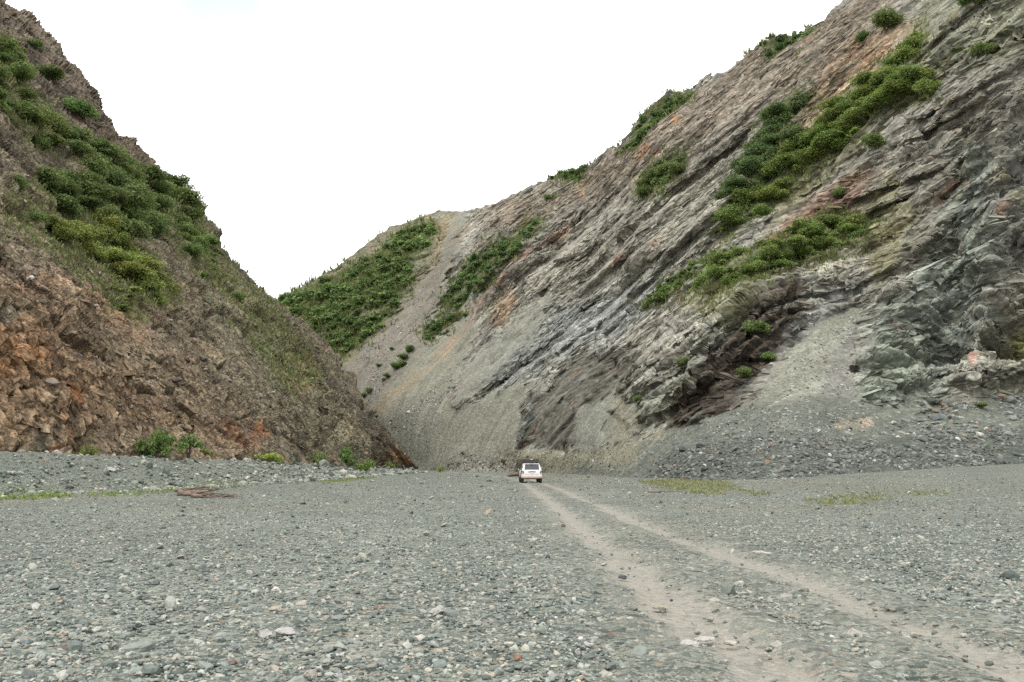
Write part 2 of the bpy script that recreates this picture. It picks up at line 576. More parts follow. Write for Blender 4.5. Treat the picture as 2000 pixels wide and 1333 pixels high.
# soft earth and scree against bare rock
rock = sstep(-0.45, 0.15, fbm(ML.P, 16.0, 4, 21) + 0.15)
scree_l = np.zeros_like(rock)
for poly, so in [([(150, 640), (330, 600), (420, 740), (520, 880), (330, 800), (200, 720)], 40), ([(0, 380), (60, 400), (190, 500), (220, 600), (60, 560), (-60, 470)], 40),
                 ([(430, 640), (540, 700), (620, 800), (560, 830), (470, 740)], 40), ([(100, 830), (300, 840), (460, 880), (440, 900), (60, 895)], 20)]:
    scree_l = np.maximum(scree_l, sstep(-so, so, poly_sd(px, py, poly) + earth_n * 35))
rockw = rock * (1 - 0.75 * scree_l)
dL = unproj(np.array([400.0]), np.array([850.0]), left_depth(np.array([400.0]), np.array([850.0])))[0] - \
    unproj(np.array([200.0]), np.array([600.0]), left_depth(np.array([200.0]), np.array([600.0])))[0]
HL, tintL = strata(ML, dL, [(14, 6.5, 2.6), (6, 2.8, 1.3), (2.4, 1.2, 0.55), (1.0, 0.55, 0.25), (0.45, 0.26, 0.07)], 0.45 + 0.55 * rockw, 101, 0.75, 0.5, 0.7, 0)
HL += fbm(ML.P, 3.5, 3, 41) * 0.32
dd = np.minimum(1, ML.D / 70.0)
ML.P = ML.P + N1 * (HL * 0.85 * dd * (0.3 + 0.7 * sstep(0, 0.03, ML.V)))[..., None]
CL = np.zeros(px.shape + (3,)) + lin(112, 102, 88)
brk = 0.4 + 0.6 * sstep(-0.25, 0.3, fbm(ML.P, 2.5, 3, 63))
n_a, n_b = fbm(ML.P, 22.0, 4, 61), fbm(ML.P, 6.0, 4, 62)
jl = n_a * 55 + n_b * 30
for poly, col, so, op in [
        ([(-500, 400), (150, 420), (330, 620), (430, 760), (480, 900), (-500, 920)], (120, 102, 85), 60, 0.9),
        ([(-500, 560), (60, 560), (260, 640), (460, 800), (470, 900), (60, 880), (-500, 880)], (124, 100, 80), 50, 0.6),
        ([(-500, -600), (0, -20), (200, 180), (300, 330), (200, 330), (60, 200), (-500, 100)], (98, 84, 76), 50, 0.9),
        ([(40, 540), (120, 545), (220, 560), (205, 590), (110, 575), (40, 565)], (150, 104, 76), 14, 0.7),
        ([(-60, 650), (50, 640), (75, 700), (80, 775), (40, 760), (-40, 740)], (140, 100, 68), 16, 0.8),
        ([(60, 680), (110, 690), (125, 765), (85, 775)], (88, 66, 54), 12, 0.9),
        ([(100, 820), (150, 840), (160, 890), (120, 885)], (160, 104, 64), 10, 0.7),
        ([(125, 740), (160, 750), (150, 790), (130, 780)], (156, 102, 62), 10, 0.8),
        ([(420, 820), (500, 830), (500, 870), (430, 860)], (128, 78, 54), 14, 0.8),
        ([(490, 840), (515, 850), (515, 865), (490, 858)], (166, 102, 56), 6, 0.8),
        ([(220, 600), (300, 640), (280, 680), (200, 640)], (140, 96, 70), 18, 0.6),
        ([(340, 690), (375, 700), (370, 730), (335, 720)], (112, 66, 52), 12, 0.6),
        ([(420, 500), (520, 600), (640, 740), (720, 870), (600, 880), (520, 760), (420, 640)], (110, 106, 88), 40, 0.85),
        ([(400, 430), (540, 590), (680, 740), (770, 890), (740, 890), (640, 760), (500, 600), (390, 470)], (86, 78, 70), 14, 0.85),
        ([(480, 660), (540, 670), (550, 700), (500, 700)], (98, 110, 98), 12, 0.7),
        ([(550, 700), (600, 690), (610, 760), (570, 770)], (142, 122, 84), 14, 0.7),
        ([(660, 800), (690, 810), (690, 850), (660, 850)], (150, 138, 116), 8, 0.6),
        ([(765, 880), (800, 903), (790, 910), (765, 905)], (148, 100, 58), 6, 0.8),
        ([(0, 380), (120, 420), (180, 480), (60, 470), (-40, 430)], (124, 114, 98), 30, 0.7)]:
    CL = mixmask(CL, op * (brk if so < 20 else 0.8) * sstep(-so * 1.2, so * 1.2, poly_sd(px, py, poly) + jl * so / 42), lin(*col))
CL = mixmask(CL, scree_l * 0.45, lin(116, 106, 92))
spots = sstep(0.35, 0.6, fbm(ML.P, 3.2, 3, 71)) * sstep(-0.1, 0.3, n_a)
CL = mixmask(CL, spots * 0.5, lin(150, 98, 64))
CL = mixmask(CL, sstep(0.3, 0.6, fbm(ML.P, 4.0, 3, 72)) * 0.4, lin(96, 104, 96))
CL *= (1 + 0.8 * tintL + 0.35 * n_b)[..., None]

# ---------------------------------------------------------------- right mountain, far hill and scree
MR = Sheet(380, 2460, 1.5, 600, interp_curve(R_SIL), lambda x: interp_curve(R_BASE)(x) + 9, tps_fit(R_CTRL))
MR.N0 = MR.normals()
px, py = MR.PX, MR.PY
jn = fbm(MR.P, 24.0, 3, 201)
jm = fbm(MR.P, 8.0, 3, 202)
edge = sstep(0.0, 0.2, 1 - MR.V)
SCREE = [  # smooth slopes of loose stone
    [(893, 415), (908, 420), (888, 500), (858, 590), (820, 650), (860, 660), (905, 620), (935, 640), (900, 720), (872, 770), (895, 800), (960, 770), (1040, 740), (1020, 800), (1005, 860), (1010, 905),
     (760, 925), (640, 760), (655, 690), (720, 640), (800, 580), (850, 520)],
    [(1692, 580), (1672, 640), (1666, 740), (1684, 810), (1420, 822), (1488, 748), (1570, 655), (1635, 605)],
    [(980, 880), (1100, 885), (1250, 858), (1450, 792), (1640, 780), (1700, 790), (1800, 800), (1900, 785), (2000, 765), (2500, 700), (2500, 960), (1400, 960), (1000, 930)],
    [(1000, 620), (1080, 570), (1060, 640), (950, 760), (880, 800), (900, 720)],
    [(1130, 800), (1200, 770), (1260, 800), (1240, 860), (1120, 880)],
]
scree = np.zeros(px.shape)
for i, poly in enumerate(SCREE):
    so = 9 if i != 3 else 22
    scree = np.maximum(scree, (1 if i < 3 else 0.7) * sstep(-so, so, poly_sd(px, py, poly) + jm * 16))
hill = sstep(-6, 6, poly_sd(px, py, [(300, 1000), (300, 500), (600, 540), (760, 430), (900, 400), (885, 470), (850, 540), (800, 590), (725, 640), (655, 700), (640, 780)]) + jm * 6)
macro = (fbm(MR.P, 60.0, 2, 211) * 11.0 + fbm(MR.P, 22.0, 2, 212) * 3.0) * (1 - 0.85 * scree)
for pts, wd, hh in [
        ([(1880, -60), (1790, 70), (1600, 260), (1440, 430), (1380, 560)], 34, -7), ([(1500, 330), (1570, 210), (1680, 90)], 26, -5),
        ([(1700, 300), (1560, 440), (1440, 560), (1290, 800)], 34, 5), ([(1290, 610), (1400, 500)], 22, -3),
        ([(1000, 500), (1120, 400), (1300, 280)], 36, 6), ([(1040, 700), (1200, 540), (1400, 420)], 30, 5),
        ([(900, 760), (980, 660), (1080, 560), (1250, 470)], 26, 7), ([(840, 640), (900, 560), (1060, 430)], 26, -6), ([(940, 640), (1000, 530), (1110, 400)], 24, 7),
        ([(870, 470), (820, 580), (690, 700)], 26, -7), ([(760, 480), (640, 620)], 30, 5), ([(700, 610), (680, 680)], 14, -5),
        ([(1870, 330), (1870, 560), (1820, 760)], 34, -5), ([(1960, 200), (1930, 500), (1900, 760)], 46, 5)]:
    d = line_d(px + jm * 14, py + jm * 10, pts)
    macro += hh * np.exp(-(d / wd) ** 2)
# bold ribs and slabs: each polygon stands out of the slope with a sharp lower left side
# long ribs and gullies that run with the bedding
_d1 = unproj(np.array([1300.0]), np.array([505.0]), np.array([245.0]))[0] - unproj(np.array([1000.0]), np.array([745.0]), np.array([262.0]))[0]
_n0 = MR.N0.reshape(-1, 3).mean(0); _n0 /= np.linalg.norm(_n0)
_d1 = _d1 - _n0 * (_d1 @ _n0); _d1 /= np.linalg.norm(_d1); _d2 = np.cross(_n0, _d1)
ra_, rb_ = MR.P @ _d1, MR.P @ _d2
rb_ = rb_ + perlin(ra_ / 90, rb_ / 70, 0 * ra_, 291) * 7
_r1, _r2, _r3, _ox, _oy, _e = facets((ra_ / 100).astype(np.float32), (rb_ / 22).astype(np.float32), 292)
_s1, _s2, _s3, _px, _py, _f = facets((ra_ / 44 + 3).astype(np.float32), (rb_ / 11).astype(np.float32), 294)
rib = (_r1 - 0.5) * 0.9 + 0.95 * _oy * (0.4 + _r2) + 0.5 * ((_s1 - 0.5) + 0.9 * _py * (0.4 + _s2))
for _ in range(3):
    rib[1:-1] = 0.25 * rib[:-2] + 0.5 * rib[1:-1] + 0.25 * rib[2:]
    rib[:, 1:-1] = 0.25 * rib[:, :-2] + 0.5 * rib[:, 1:-1] + 0.25 * rib[:, 2:]
macro += rib * 8.0 * (1 - scree) * (1 - 0.6 * hill)
for poly, hh, so, ra, rb in [
        ([(1190, 800), (1240, 720), (1300, 660), (1400, 620), (1420, 660), (1330, 760), (1250, 860)], 5.0, 7, (1280, 700), (1370, 780)),
        ([(1285, 850), (1300, 790), (1345, 735), (1400, 680), (1480, 590), (1550, 540), (1700, 520), (1760, 480), (1900, 400), (2500, 300), (2500, 760), (1990, 770),
          (1900, 790), (1700, 805), (1668, 740), (1680, 610), (1640, 615), (1540, 720), (1440, 830), (1350, 935), (1280, 935)], 2.5, 14, (1000, 0), (9000, 0)),
        ([(1420, 570), (1480, 520), (1560, 500), (1500, 590), (1440, 680), (1380, 740), (1330, 800), (1310, 790), (1360, 690)], 4.0, 6, (1380, 640), (1500, 720)),
        ([(870, 800), (890, 740), (960, 660), (1040, 590), (1090, 600), (1030, 690), (960, 740), (900, 800)], 5.5, 5, (930, 690), (1010, 780)),
        ([(1720, 540), (1670, 700), (1760, 900), (1360, 900), (1480, 740), (1600, 600)], 2.0, 40, (1000, 0), (9000, 0)),
        ([(1660, 820), (1668, 690), (1720, 640), (1860, 640), (1850, 780), (1760, 815)], 3.0, 10, (1660, 700), (1860, 760)),
        ([(1380, 640), (1430, 560), (1500, 540), (1490, 560), (1440, 620)], 2.0, 6, (1000, 0), (9000, 0))]:
    ex, ey = rb[0] - ra[0], rb[1] - ra[1]
    q = np.clip(((px - ra[0]) * ex + (py - ra[1]) * ey) / (ex * ex + ey * ey), 0, 1)
    macro += hh * (1 - q) * sstep(-so, so, poly_sd(px, py, poly) + jm * 9)
swide = np.zeros(px.shape)
for i, poly in enumerate(SCREE):
    swide = np.maximum(swide, (1 if i < 3 else 0.5) * sstep(-75, -5, poly_sd(px, py, poly)))
macro = np.where(macro > 0, macro * (1 - 0.7 * swide), macro)
for poly, hh, so, ra, rb in [
        ([(1004, 935), (1008, 874), (1030, 800), (1075, 742), (1120, 690), (1160, 660), (1250, 690), (1235, 760), (1180, 830), (1150, 935)], 10.0, 4, (1040, 790), (1210, 860)),
        ([(1310, 815), (1345, 740), (1400, 685), (1480, 605), (1540, 560), (1570, 600), (1500, 700), (1440, 780), (1380, 830)], 3.5, 5, (1340, 690), (1480, 760)),
        ([(1660, 800), (1672, 690), (1720, 630), (1760, 560), (1870, 560), (1880, 780), (1760, 805)], 2.0, 24, (1660, 700), (1900, 740))]:
    ex, ey = rb[0] - ra[0], rb[1] - ra[1]
    q = np.clip(((px - ra[0]) * ex + (py - ra[1]) * ey) / (ex * ex + ey * ey), 0, 1)
    macro += hh * (1 - q) * sstep(-so, so, poly_sd(px, py, poly) + jm * 8)
# broad bedding slabs: long smooth plates that stand a little proud along the bedding
slabw = np.zeros(px.shape)
slabtone = np.zeros(px.shape)
q_ = np.random.default_rng(12)
for cx_, cy_ in [(960, 735), (1030, 690), (1090, 640), (1000, 790), (1130, 560), (1190, 590), (1240, 520), (1290, 470), (1210, 660), (1300, 560), (1350, 440), (1120, 490), (1240, 400), (1330, 330), (1420, 260), (1180, 430),
                 (1380, 520), (1260, 690), (1480, 190), (1560, 470), (1700, 400), (1780, 330), (1830, 230), (1850, 420), (1900, 160), (1740, 500), (1080, 430), (1420, 350)]:
    an = math.radians(q_.uniform(33, 43) if cx_ < 1500 else q_.uniform(20, 34)); ln = q_.uniform(60, 150); wd = q_.uniform(10, 24)
    dx_, dy_ = math.cos(an), -math.sin(an)
    u_ = (px - cx_) * dx_ + (py - cy_) * dy_
    v_ = -(px - cx_) * dy_ + (py - cy_) * dx_ + jm * 5
    e_ = np.minimum(ln - np.abs(u_ + jm * 14), wd * (1 - 0.35 * np.abs(u_) / ln) - np.abs(v_))
    m_ = sstep(-4.0, 5.0, e_) * (1 - scree)
    slabw = np.maximum(slabw, m_)
    slabtone = np.where(m_ > 0.5, q_.uniform(-0.18, 0.12), slabtone)
    macro += m_ * (1.6 + 1.6 * np.clip(v_ / wd, -1, 1))
slabw *= 1 - scree
MR.push(macro * (0.1 + 0.9 * edge) * sstep(0.0, 0.07, MR.V))
N1 = MR.normals()
pA = unproj(np.array([1000.0, 1300.0]), np.array([745.0, 505.0]), np.array([262.0, 245.0]))
dR = pA[1] - pA[0]
cliff = sstep(-60, 60, poly_sd(px, py, [(1300, 870), (1500, 560), (1700, 300), (1830, 60), (1900, -300), (2600, -600), (2600, 800), (1700, 830)]) + jn * 60)
wrk = (1 - scree) * (1 - 0.55 * hill)
slab = sstep(-8, 10, poly_sd(px, py, [(1035, 860), (1050, 790), (1085, 745), (1125, 700), (1190, 700), (1225, 730), (1180, 800), (1130, 860), (1080, 872)]))
H1, t1 = strata(MR, dR, [(40, 9, 3.2), (17, 4.2, 1.5), (7.5, 2.0, 0.75), (3.0, 0.95, 0.3)], wrk * (1 - 0.85 * slab) * (1 - 0.5 * slabw), 301, 1.0, 0.6, 0.4, 2)
dR2 = unproj(np.array([1950.0]), np.array([400.0]), np.array([128.0]))[0] - unproj(np.array([1700.0]), np.array([520.0]), np.array([142.0]))[0]
H2, t2 = strata(MR, dR2, [(15, 6.0, 2.0), (6.5, 2.6, 1.3), (2.8, 1.1, 0.62), (1.2, 0.5, 0.22)], wrk * (1 - 0.45 * slabw), 351, 0.8, 0.5, 0.5, 2)
HR = H1 * (1 - cliff) + H2 * cliff
tintR = t1 * (1 - cliff) + t2 * cliff
HR += (fbm(MR.P, 6.0, 2, 221) * 0.25) * (0.25 + 0.75 * (1 - scree))
fall = MR.P[..., 0] * 0.62 + MR.P[..., 1] * -0.78   # runs across the fall line
streak = perlin(fall / 2.2, MR.P[..., 2] / 30, 0 * fall, 231) + 0.6 * perlin(fall / 0.8, MR.P[..., 2] / 14, 0 * fall, 232)
HR = np.where(HR > 0, HR * (1 - 0.5 * swide), HR * (1 - 0.35 * swide))
HR += scree * (streak * 0.34 + fbm(MR.P, 0.9, 2, 223) * 0.2 + fbm(MR.P, 9.0, 3, 224) * 0.6)
MR.P = MR.P + N1 * (HR * 0.9 * np.minimum(1, MR.D / 110.0) * (0.25 + 0.75 * sstep(0, 0.05, MR.V)))[..., None]

CR = np.zeros(px.shape + (3,)) + lin(136, 130, 122)
jr = jn * 60 + jm * 34
for poly, col, so, op in [
        ([(300, 1000), (300, 500), (600, 540), (760, 430), (900, 400), (870, 540), (720, 650), (640, 760)], (110, 106, 88), 14, 1),
        ([(700, 490), (760, 445), (840, 425), (800, 450), (700, 520), (560, 600), (600, 560)], (118, 108, 92), 10, 0.8),
        ([(830, 430), (900, 415), (895, 470), (860, 530), (820, 560), (850, 480)], (132, 116, 96), 12, 0.8),
        ([(930, 410), (1100, 340), (1250, 260), (1380, 160), (1500, 110), (1640, 0), (1800, -60), (1700, 130), (1560, 200), (1400, 300), (1200, 400), (1080, 420), (950, 450)], (126, 112, 100), 40, 0.9),
        ([(1560, 250), (1640, 130), (1740, 40), (1790, 60), (1700, 160), (1600, 260), (1540, 330)], (152, 130, 108), 24, 0.85),
        ([(1000, 560), (1100, 450), (1300, 300), (1500, 180), (1500, 280), (1400, 420), (1200, 560), (1050, 700)], (136, 129, 119), 40, 0.8),
        ([(900, 780), (960, 680), (1060, 600), (1200, 560), (1300, 560), (1200, 680), (1100, 700), (1000, 760)], (133, 132, 130), 34, 0.9),
        ([(1020, 870), (1040, 790), (1120, 690), (1250, 690), (1220, 800), (1130, 870)], (94, 90, 82), 7, 0.95),
        ([(1008, 876), (1012, 830), (1042, 792), (1038, 876)], (72, 76, 72), 5, 0.8),  # shade on the slab's left side face, painted into the rock colour
        ([(1130, 880), (1180, 800), (1330, 690), (1420, 600), (1500, 540), (1480, 640), (1330, 800), (1250, 860)], (120, 118, 108), 20, 0.8),
        ([(1290, 850), (1310, 780), (1400, 680), (1470, 590), (1560, 530), (1580, 600), (1500, 720), (1420, 810)], (66, 58, 50), 12, 0.95),
        ([(1440, 680), (1500, 640), (1560, 640), (1500, 740), (1450, 760)], (56, 48, 42), 14, 0.8),
        ([(1540, 640), (1620, 560), (1700, 540), (1640, 620), (1540, 720), (1470, 790)], (104, 102, 100), 14, 0.8),
        ([(1500, 490), (1560, 400), (1660, 330), (1720, 340), (1680, 420), (1560, 470)], (120, 92, 78), 20, 0.8),
        ([(1640, 440), (1760, 280), (1900, 100), (2000, -100), (2500, -300), (2500, 300), (1900, 330), (1840, 470), (1700, 560)], (112, 106, 98), 40, 0.9),
        ([(1780, -20), (1860, -120), (2300, -300), (2200, 60), (1900, 140), (1800, 130)], (108, 106, 90), 30, 0.7),
        ([(1680, 640), (1760, 560), (1880, 460), (1860, 300), (1920, 260), (1940, 520), (1900, 700), (1820, 800), (1680, 800)], (110, 114, 107), 30, 0.75),
        ([(1690, 760), (1700, 660), (1760, 620), (1840, 640), (1800, 760)], (112, 114, 103), 24, 0.7),
        ([(1900, 800), (1910, 640), (2000, 560), (2500, 450), (2500, 780)], (102, 98, 86), 30, 0.8),
        ([(1960, 690), (2000, 640), (2100, 600), (2100, 660), (1990, 710)], (128, 126, 74), 18, 0.7),
        ([(1960, 300), (2040, 180), (2500, 50), (2500, 500), (2000, 560), (1940, 440)], (104, 102, 96), 30, 0.8)]:
    CR = mixmask(CR, op * sstep(-so, so, poly_sd(px, py, poly) + jr * so / 42), lin(*col))
SCOLS = [  # scree colours
    ([(300, 400), (1100, 400), (1100, 960), (300, 960)], (124, 124, 114)), ([(640, 760), (660, 690), (800, 580), (900, 440), (930, 520), (860, 640), (740, 780)], (118, 113, 105)),
    ([(1380, 830), (1450, 740), (1690, 570), (1670, 700), (1680, 820)], (130, 130, 121)), ([(1590, 820), (1640, 660), (1680, 620), (1668, 760)], (120, 119, 115)),
    ([(1000, 940), (1000, 870), (1250, 850), (1450, 800), (2500, 690), (2500, 960)], (102, 105, 98)),
    ([(1240, 945), (1300, 890), (1460, 850), (1700, 860), (2000, 840), (2500, 830), (2500, 960)], (84, 88, 82)),
    ([(980, 920), (1000, 875), (1130, 885), (1250, 860), (1240, 900), (1060, 925)], (126, 124, 108)),
    ([(1180, 870), (1200, 780), (1290, 790), (1290, 850)], (126, 121, 106))]
CS = np.zeros_like(CR) + lin(128, 130, 122)
for poly, col in SCOLS:
    CS = mixmask(CS, sstep(-14, 14, poly_sd(px, py, poly) + jr * 0.3), lin(*col))
bandn = perlin(fall / 5.0, MR.P[..., 2] / 70, 0 * fall, 241)
CS = mixmask(CS, 0.4 * sstep(0.1, 0.5, bandn) * (px < 1300), lin(138, 130, 112))
CS *= np.array([1.0, 1.0, 0.93])
CS *= (1 + 0.36 * streak + 0.25 * jm)[..., None]
bandc = perlin(rb_ / 7.0, ra_ / 160, 0 * ra_, 295) + 0.7 * perlin(rb_ / 2.6, ra_ / 70, 0 * ra_, 296)
CR *= (1 + 0.27 * bandc * (1 - 0.5 * cliff) + slabtone)[..., None]
CR *= (1 + 0.85 * tintR * (1 - 0.6 * slabw) + 0.3 * jm)[..., None] * np.array([1.05, 1.11, 1.055]) * (1.04 + 0.12 * cliff)[..., None]
CR = CR + (CS - CR) * scree[..., None]
# rust stains and pale crushed streaks
brk = 0.25 + 0.75 * sstep(-0.25, 0.3, fbm(MR.P, 4.0, 3, 261))
for poly, col, so, op in [
        ([(720, 806), (780, 752), (850, 700), (905, 640), (912, 650), (860, 712), (800, 760), (735, 812)], (168, 136, 98), 8, 0.6),
        ([(850, 690), (900, 640), (925, 615), (930, 630), (880, 690)], (160, 112, 86), 10, 0.5),
        ([(905, 610), (960, 545), (1000, 500), (1030, 470), (1035, 490), (985, 560), (930, 620)], (146, 98, 76), 12, 0.75),
        ([(962, 608), (975, 580), (1004, 575), (1006, 600), (985, 625), (965, 635)], (178, 128, 80), 8, 0.85),
        ([(935, 600), (975, 575), (970, 615), (940, 630)], (138, 142, 122), 8, 0.8),
        ([(1060, 470), (1090, 448), (1110, 440), (1105, 455), (1070, 472)], (172, 104, 66), 8, 0.8),
        ([(1130, 380), (1140, 355), (1150, 352), (1140, 385)], (182, 150, 110), 6, 0.8),
        ([(1248, 312), (1262, 290), (1288, 293), (1280, 308), (1255, 318)], (180, 112, 68), 8, 0.8),
        ([(1310, 240), (1325, 230), (1330, 243), (1314, 248)], (190, 138, 84), 5, 0.9),
        ([(1200, 510), (1222, 490), (1225, 500), (1210, 516)], (170, 110, 76), 6, 0.9),
        ([(1650, 95), (1675, 60), (1680, 90), (1668, 105)], (176, 124, 78), 8, 0.8),
        ([(1700, 110), (1760, 60), (1740, 100), (1690, 150)], (142, 98, 76), 14, 0.6),
        ([(1690, 150), (1720, 120), (1710, 160), (1680, 170)], (164, 106, 70), 10, 0.6),
        ([(1510, 480), (1540, 430), (1600, 400), (1580, 440), (1530, 490)], (136, 84, 66), 12, 0.7),
        ([(1455, 598), (1470, 588), (1474, 596), (1460, 603)], (206, 112, 82), 4, 0.9),
        ([(1630, 830), (1645, 822), (1700, 817), (1702, 824), (1680, 832)], (196, 170, 142), 4, 0.7),
        ([(1890, 712), (1908, 700), (1912, 710), (1898, 720)], (170, 84, 62), 4, 0.8),
        ([(955, 930), (970, 905), (1010, 908), (1022, 925)], (128, 84, 66), 6, 0.0),
        ([(1450, 305), (1560, 235), (1600, 200), (1590, 230), (1520, 290)], (142, 128, 112), 14, 0.5),
        ([(1080, 570), (1200, 470), (1330, 395), (1335, 405), (1210, 490), (1090, 590)], (150, 146, 132), 8, 0.6),
        ([(1250, 640), (1300, 620), (1420, 520), (1430, 540), (1300, 650), (1240, 680)], (150, 140, 124), 10, 0.5)]:
    CR = mixmask(CR, 0.75 * op * brk * sstep(-so * 1.3, so * 1.3, poly_sd(px, py, poly) + jr * so / 36), lin(*col))
CR = mixmask(CR, 0.4 * (1 - scree) * sstep(0.30, 0.55, fbm(MR.P, 7.0, 4, 251)) * sstep(-0.1, 0.4, jn + 0.15), lin(150, 104, 78))
CR = mixmask(CR, 0.4 * (1 - scree) * sstep(0.30, 0.6, fbm(MR.P, 5.0, 4, 252)), lin(118, 128, 120))
CR = mixmask(CR, 0.5 * cliff * (1 - scree) * sstep(0.15, 0.5, fbm(MR.P, 6.0, 4, 253)) * sstep(620, 300, py), lin(112, 104, 64))

# the earth of the left slope is greyer than its rust stains
g_ = CL.mean(-1, keepdims=True)
CL = (g_ + (CL - g_) * 0.95) * np.array([0.99, 1.0, 0.90])


def basis_of(S, d1):
    n0 = S.N0.reshape(-1, 3).mean(0); n0 /= np.linalg.norm(n0)
    d1 = d1 - n0 * (d1 @ n0); d1 = d1 / np.linalg.norm(d1)
    d2 = np.cross(n0, d1)
    if d2[2] < 0:
        d2 = -d2
    return d1, d2, n0


M_ROCK_L = rock_material('brown_fractured_rock', basis_of(ML, dL), (0.9, 0.36, 0.55), (0.3, 0.14, 0.2), 1.6)
M_ROCK_R = rock_material('layered_grey_rock', basis_of(MR, 0.6 * dR / np.linalg.norm(dR) + 0.4 * dR2 / np.linalg.norm(dR2)), (4.2, 1.15, 2.0), (1.5, 0.5, 0.8), 1.0)

# ================================================================== where shrubs grow (outlines as traced on the slopes)
# name, mountain, outline, crown radius px, tone, group, label
THICKETS = [
    ('L', [(125, 285), (215, 305), (290, 345), (350, 390), (395, 425), (392, 470), (330, 452), (280, 470), (230, 455), (160, 420), (100, 390), (62, 360), (110, 345), (160, 350), (130, 310)], 23, (0.85, 0.9, 0.8),
     'shrubs of the big thicket on the left mountain', 'leafy green shrub packed in the big thicket just under the left mountain ridge'),
    ('L', [(105, 435), (190, 440), (270, 490), (330, 560), (342, 595), (290, 590), (250, 560), (205, 510), (150, 490), (110, 460)], 20, (1.25, 1.15, 0.8),
     'bright shrubs below the big thicket on the left mountain', 'bright green shrub in the strip below the big thicket of the left mountain'),
    ('L', [(0, 85), (30, 130), (60, 200), (110, 255), (170, 290), (120, 292), (60, 270), (20, 220), (-40, 180), (-60, 90)], 19, (0.9, 0.95, 0.8),
     'shrubs near the top of the left mountain', 'green shrub in the strip down the rocky upper corner of the left mountain'),
    ('L', [(210, 540), (270, 570), (312, 600), (285, 618), (230, 590)], 13, (1.15, 1.1, 0.8),
     'shrubs at the lower tip of the left mountain thicket', 'small shrub at the lowest tip of the left mountain thicket above orange earth'),
    ('L', [(340, 440), (400, 470), (430, 545), (415, 557), (375, 510)], 15, (0.9, 1.0, 0.8),
     'shrubs along the left mountain ridge edge', 'green shrub in the string running down beside the rocky left ridge edge'),
    ('R', [(1495, 250), (1555, 190), (1585, 185), (1548, 240), (1560, 290), (1530, 330), (1480, 375), (1430, 402), (1418, 400), (1440, 350), (1470, 310)], 17, (0.62, 0.72, 0.68),
     'dark shrubs beside the long thicket on the right slope', 'dark green shrub in the dark thicket left of the long bright one'),
    ('R', [(1395, 455), (1440, 395), (1520, 325), (1600, 245), (1680, 165), (1770, 95), (1805, 55), (1795, 110), (1745, 160), (1800, 148), (1820, 180), (1770, 192), (1700, 240), (1620, 300), (1560, 350), (1480, 422), (1420, 460)], 17, (1.1, 1.15, 0.8),
     'shrubs of the long thicket on the right slope', 'bright green shrub in the long diagonal thicket climbing the right slope'),
    ('R', [(1350, 582), (1400, 510), (1480, 500), (1560, 450), (1620, 420), (1690, 430), (1640, 490), (1560, 510), (1480, 540), (1420, 562)], 13, (1.05, 1.1, 0.8),
     'shrubs of the grassy ledge on the right cliff', 'green shrub on the grassy ledge across the middle of the right cliff'),
    ('R', [(1248, 372), (1280, 320), (1338, 306), (1330, 340), (1290, 382), (1262, 384)], 13, (0.85, 0.9, 0.8),
     'shrubs of the round thicket high on the right slope', 'green shrub in the small lone thicket on bare grey rock of the right slope'),
    ('R', [(1255, 600), (1290, 560), (1370, 510), (1400, 490), (1392, 520), (1320, 570), (1270, 612)], 9, (0.85, 0.95, 0.7),
     'shrubs in the narrow gully of the right slope', 'low shrub in the thin line along the grey gully of the right slope'),
    ('R', [(1480, 100), (1540, 68), (1592, 52), (1580, 68), (1530, 97), (1510, 110)], 10, (0.7, 0.85, 0.8),
     'shrubs on the upper skyline of the right mountain', 'dark shrub against the sky on the upper right ridge'),
    ('R', [(1220, 295), (1255, 232), (1310, 192), (1352, 182), (1330, 202), (1280, 238), (1240, 292)], 9, (0.75, 0.9, 0.8),
     'shrubs on the middle skyline of the right mountain', 'dark shrub on the middle part of the right ridge below the rock tooth'),
    ('R', [(1080, 345), (1150, 324), (1140, 347), (1110, 352)], 8, (0.7, 0.85, 0.75),
     'shrubs on the low skyline of the right mountain', 'small dark shrub on the low stretch of the right ridge'),
    ('R', [(866, 592), (900, 530), (950, 488), (1000, 458), (1050, 428), (1058, 445), (1010, 490), (965, 528), (970, 548), (920, 570), (890, 602)], 9, (0.75, 0.95, 0.85),
     'shrubs on the rib beside the grey chute', 'green shrub on the steep rib right of the grey scree chute'),
    ('R', [(828, 652), (860, 620), (897, 610), (870, 642), (840, 662)], 9, (0.7, 0.9, 0.8),
     'shrubs at the foot of the rib', 'dark shrub in the clump at the foot of the rib above the orange streak'),
]
FAR = [([(543, 592), (600, 562), (650, 540), (720, 510), (780, 460), (830, 440), (848, 450), (830, 490), (785, 512), (806, 545), (770, 570), (772, 595), (720, 602), (700, 592), (650, 612), (620, 645), (575, 625)], 8),
       ([(678, 642), (720, 620), (762, 610), (740, 642), (700, 672), (668, 692), (682, 660)], 7), ([(640, 600), (700, 580), (690, 640), (660, 690), (640, 670)], 6)]
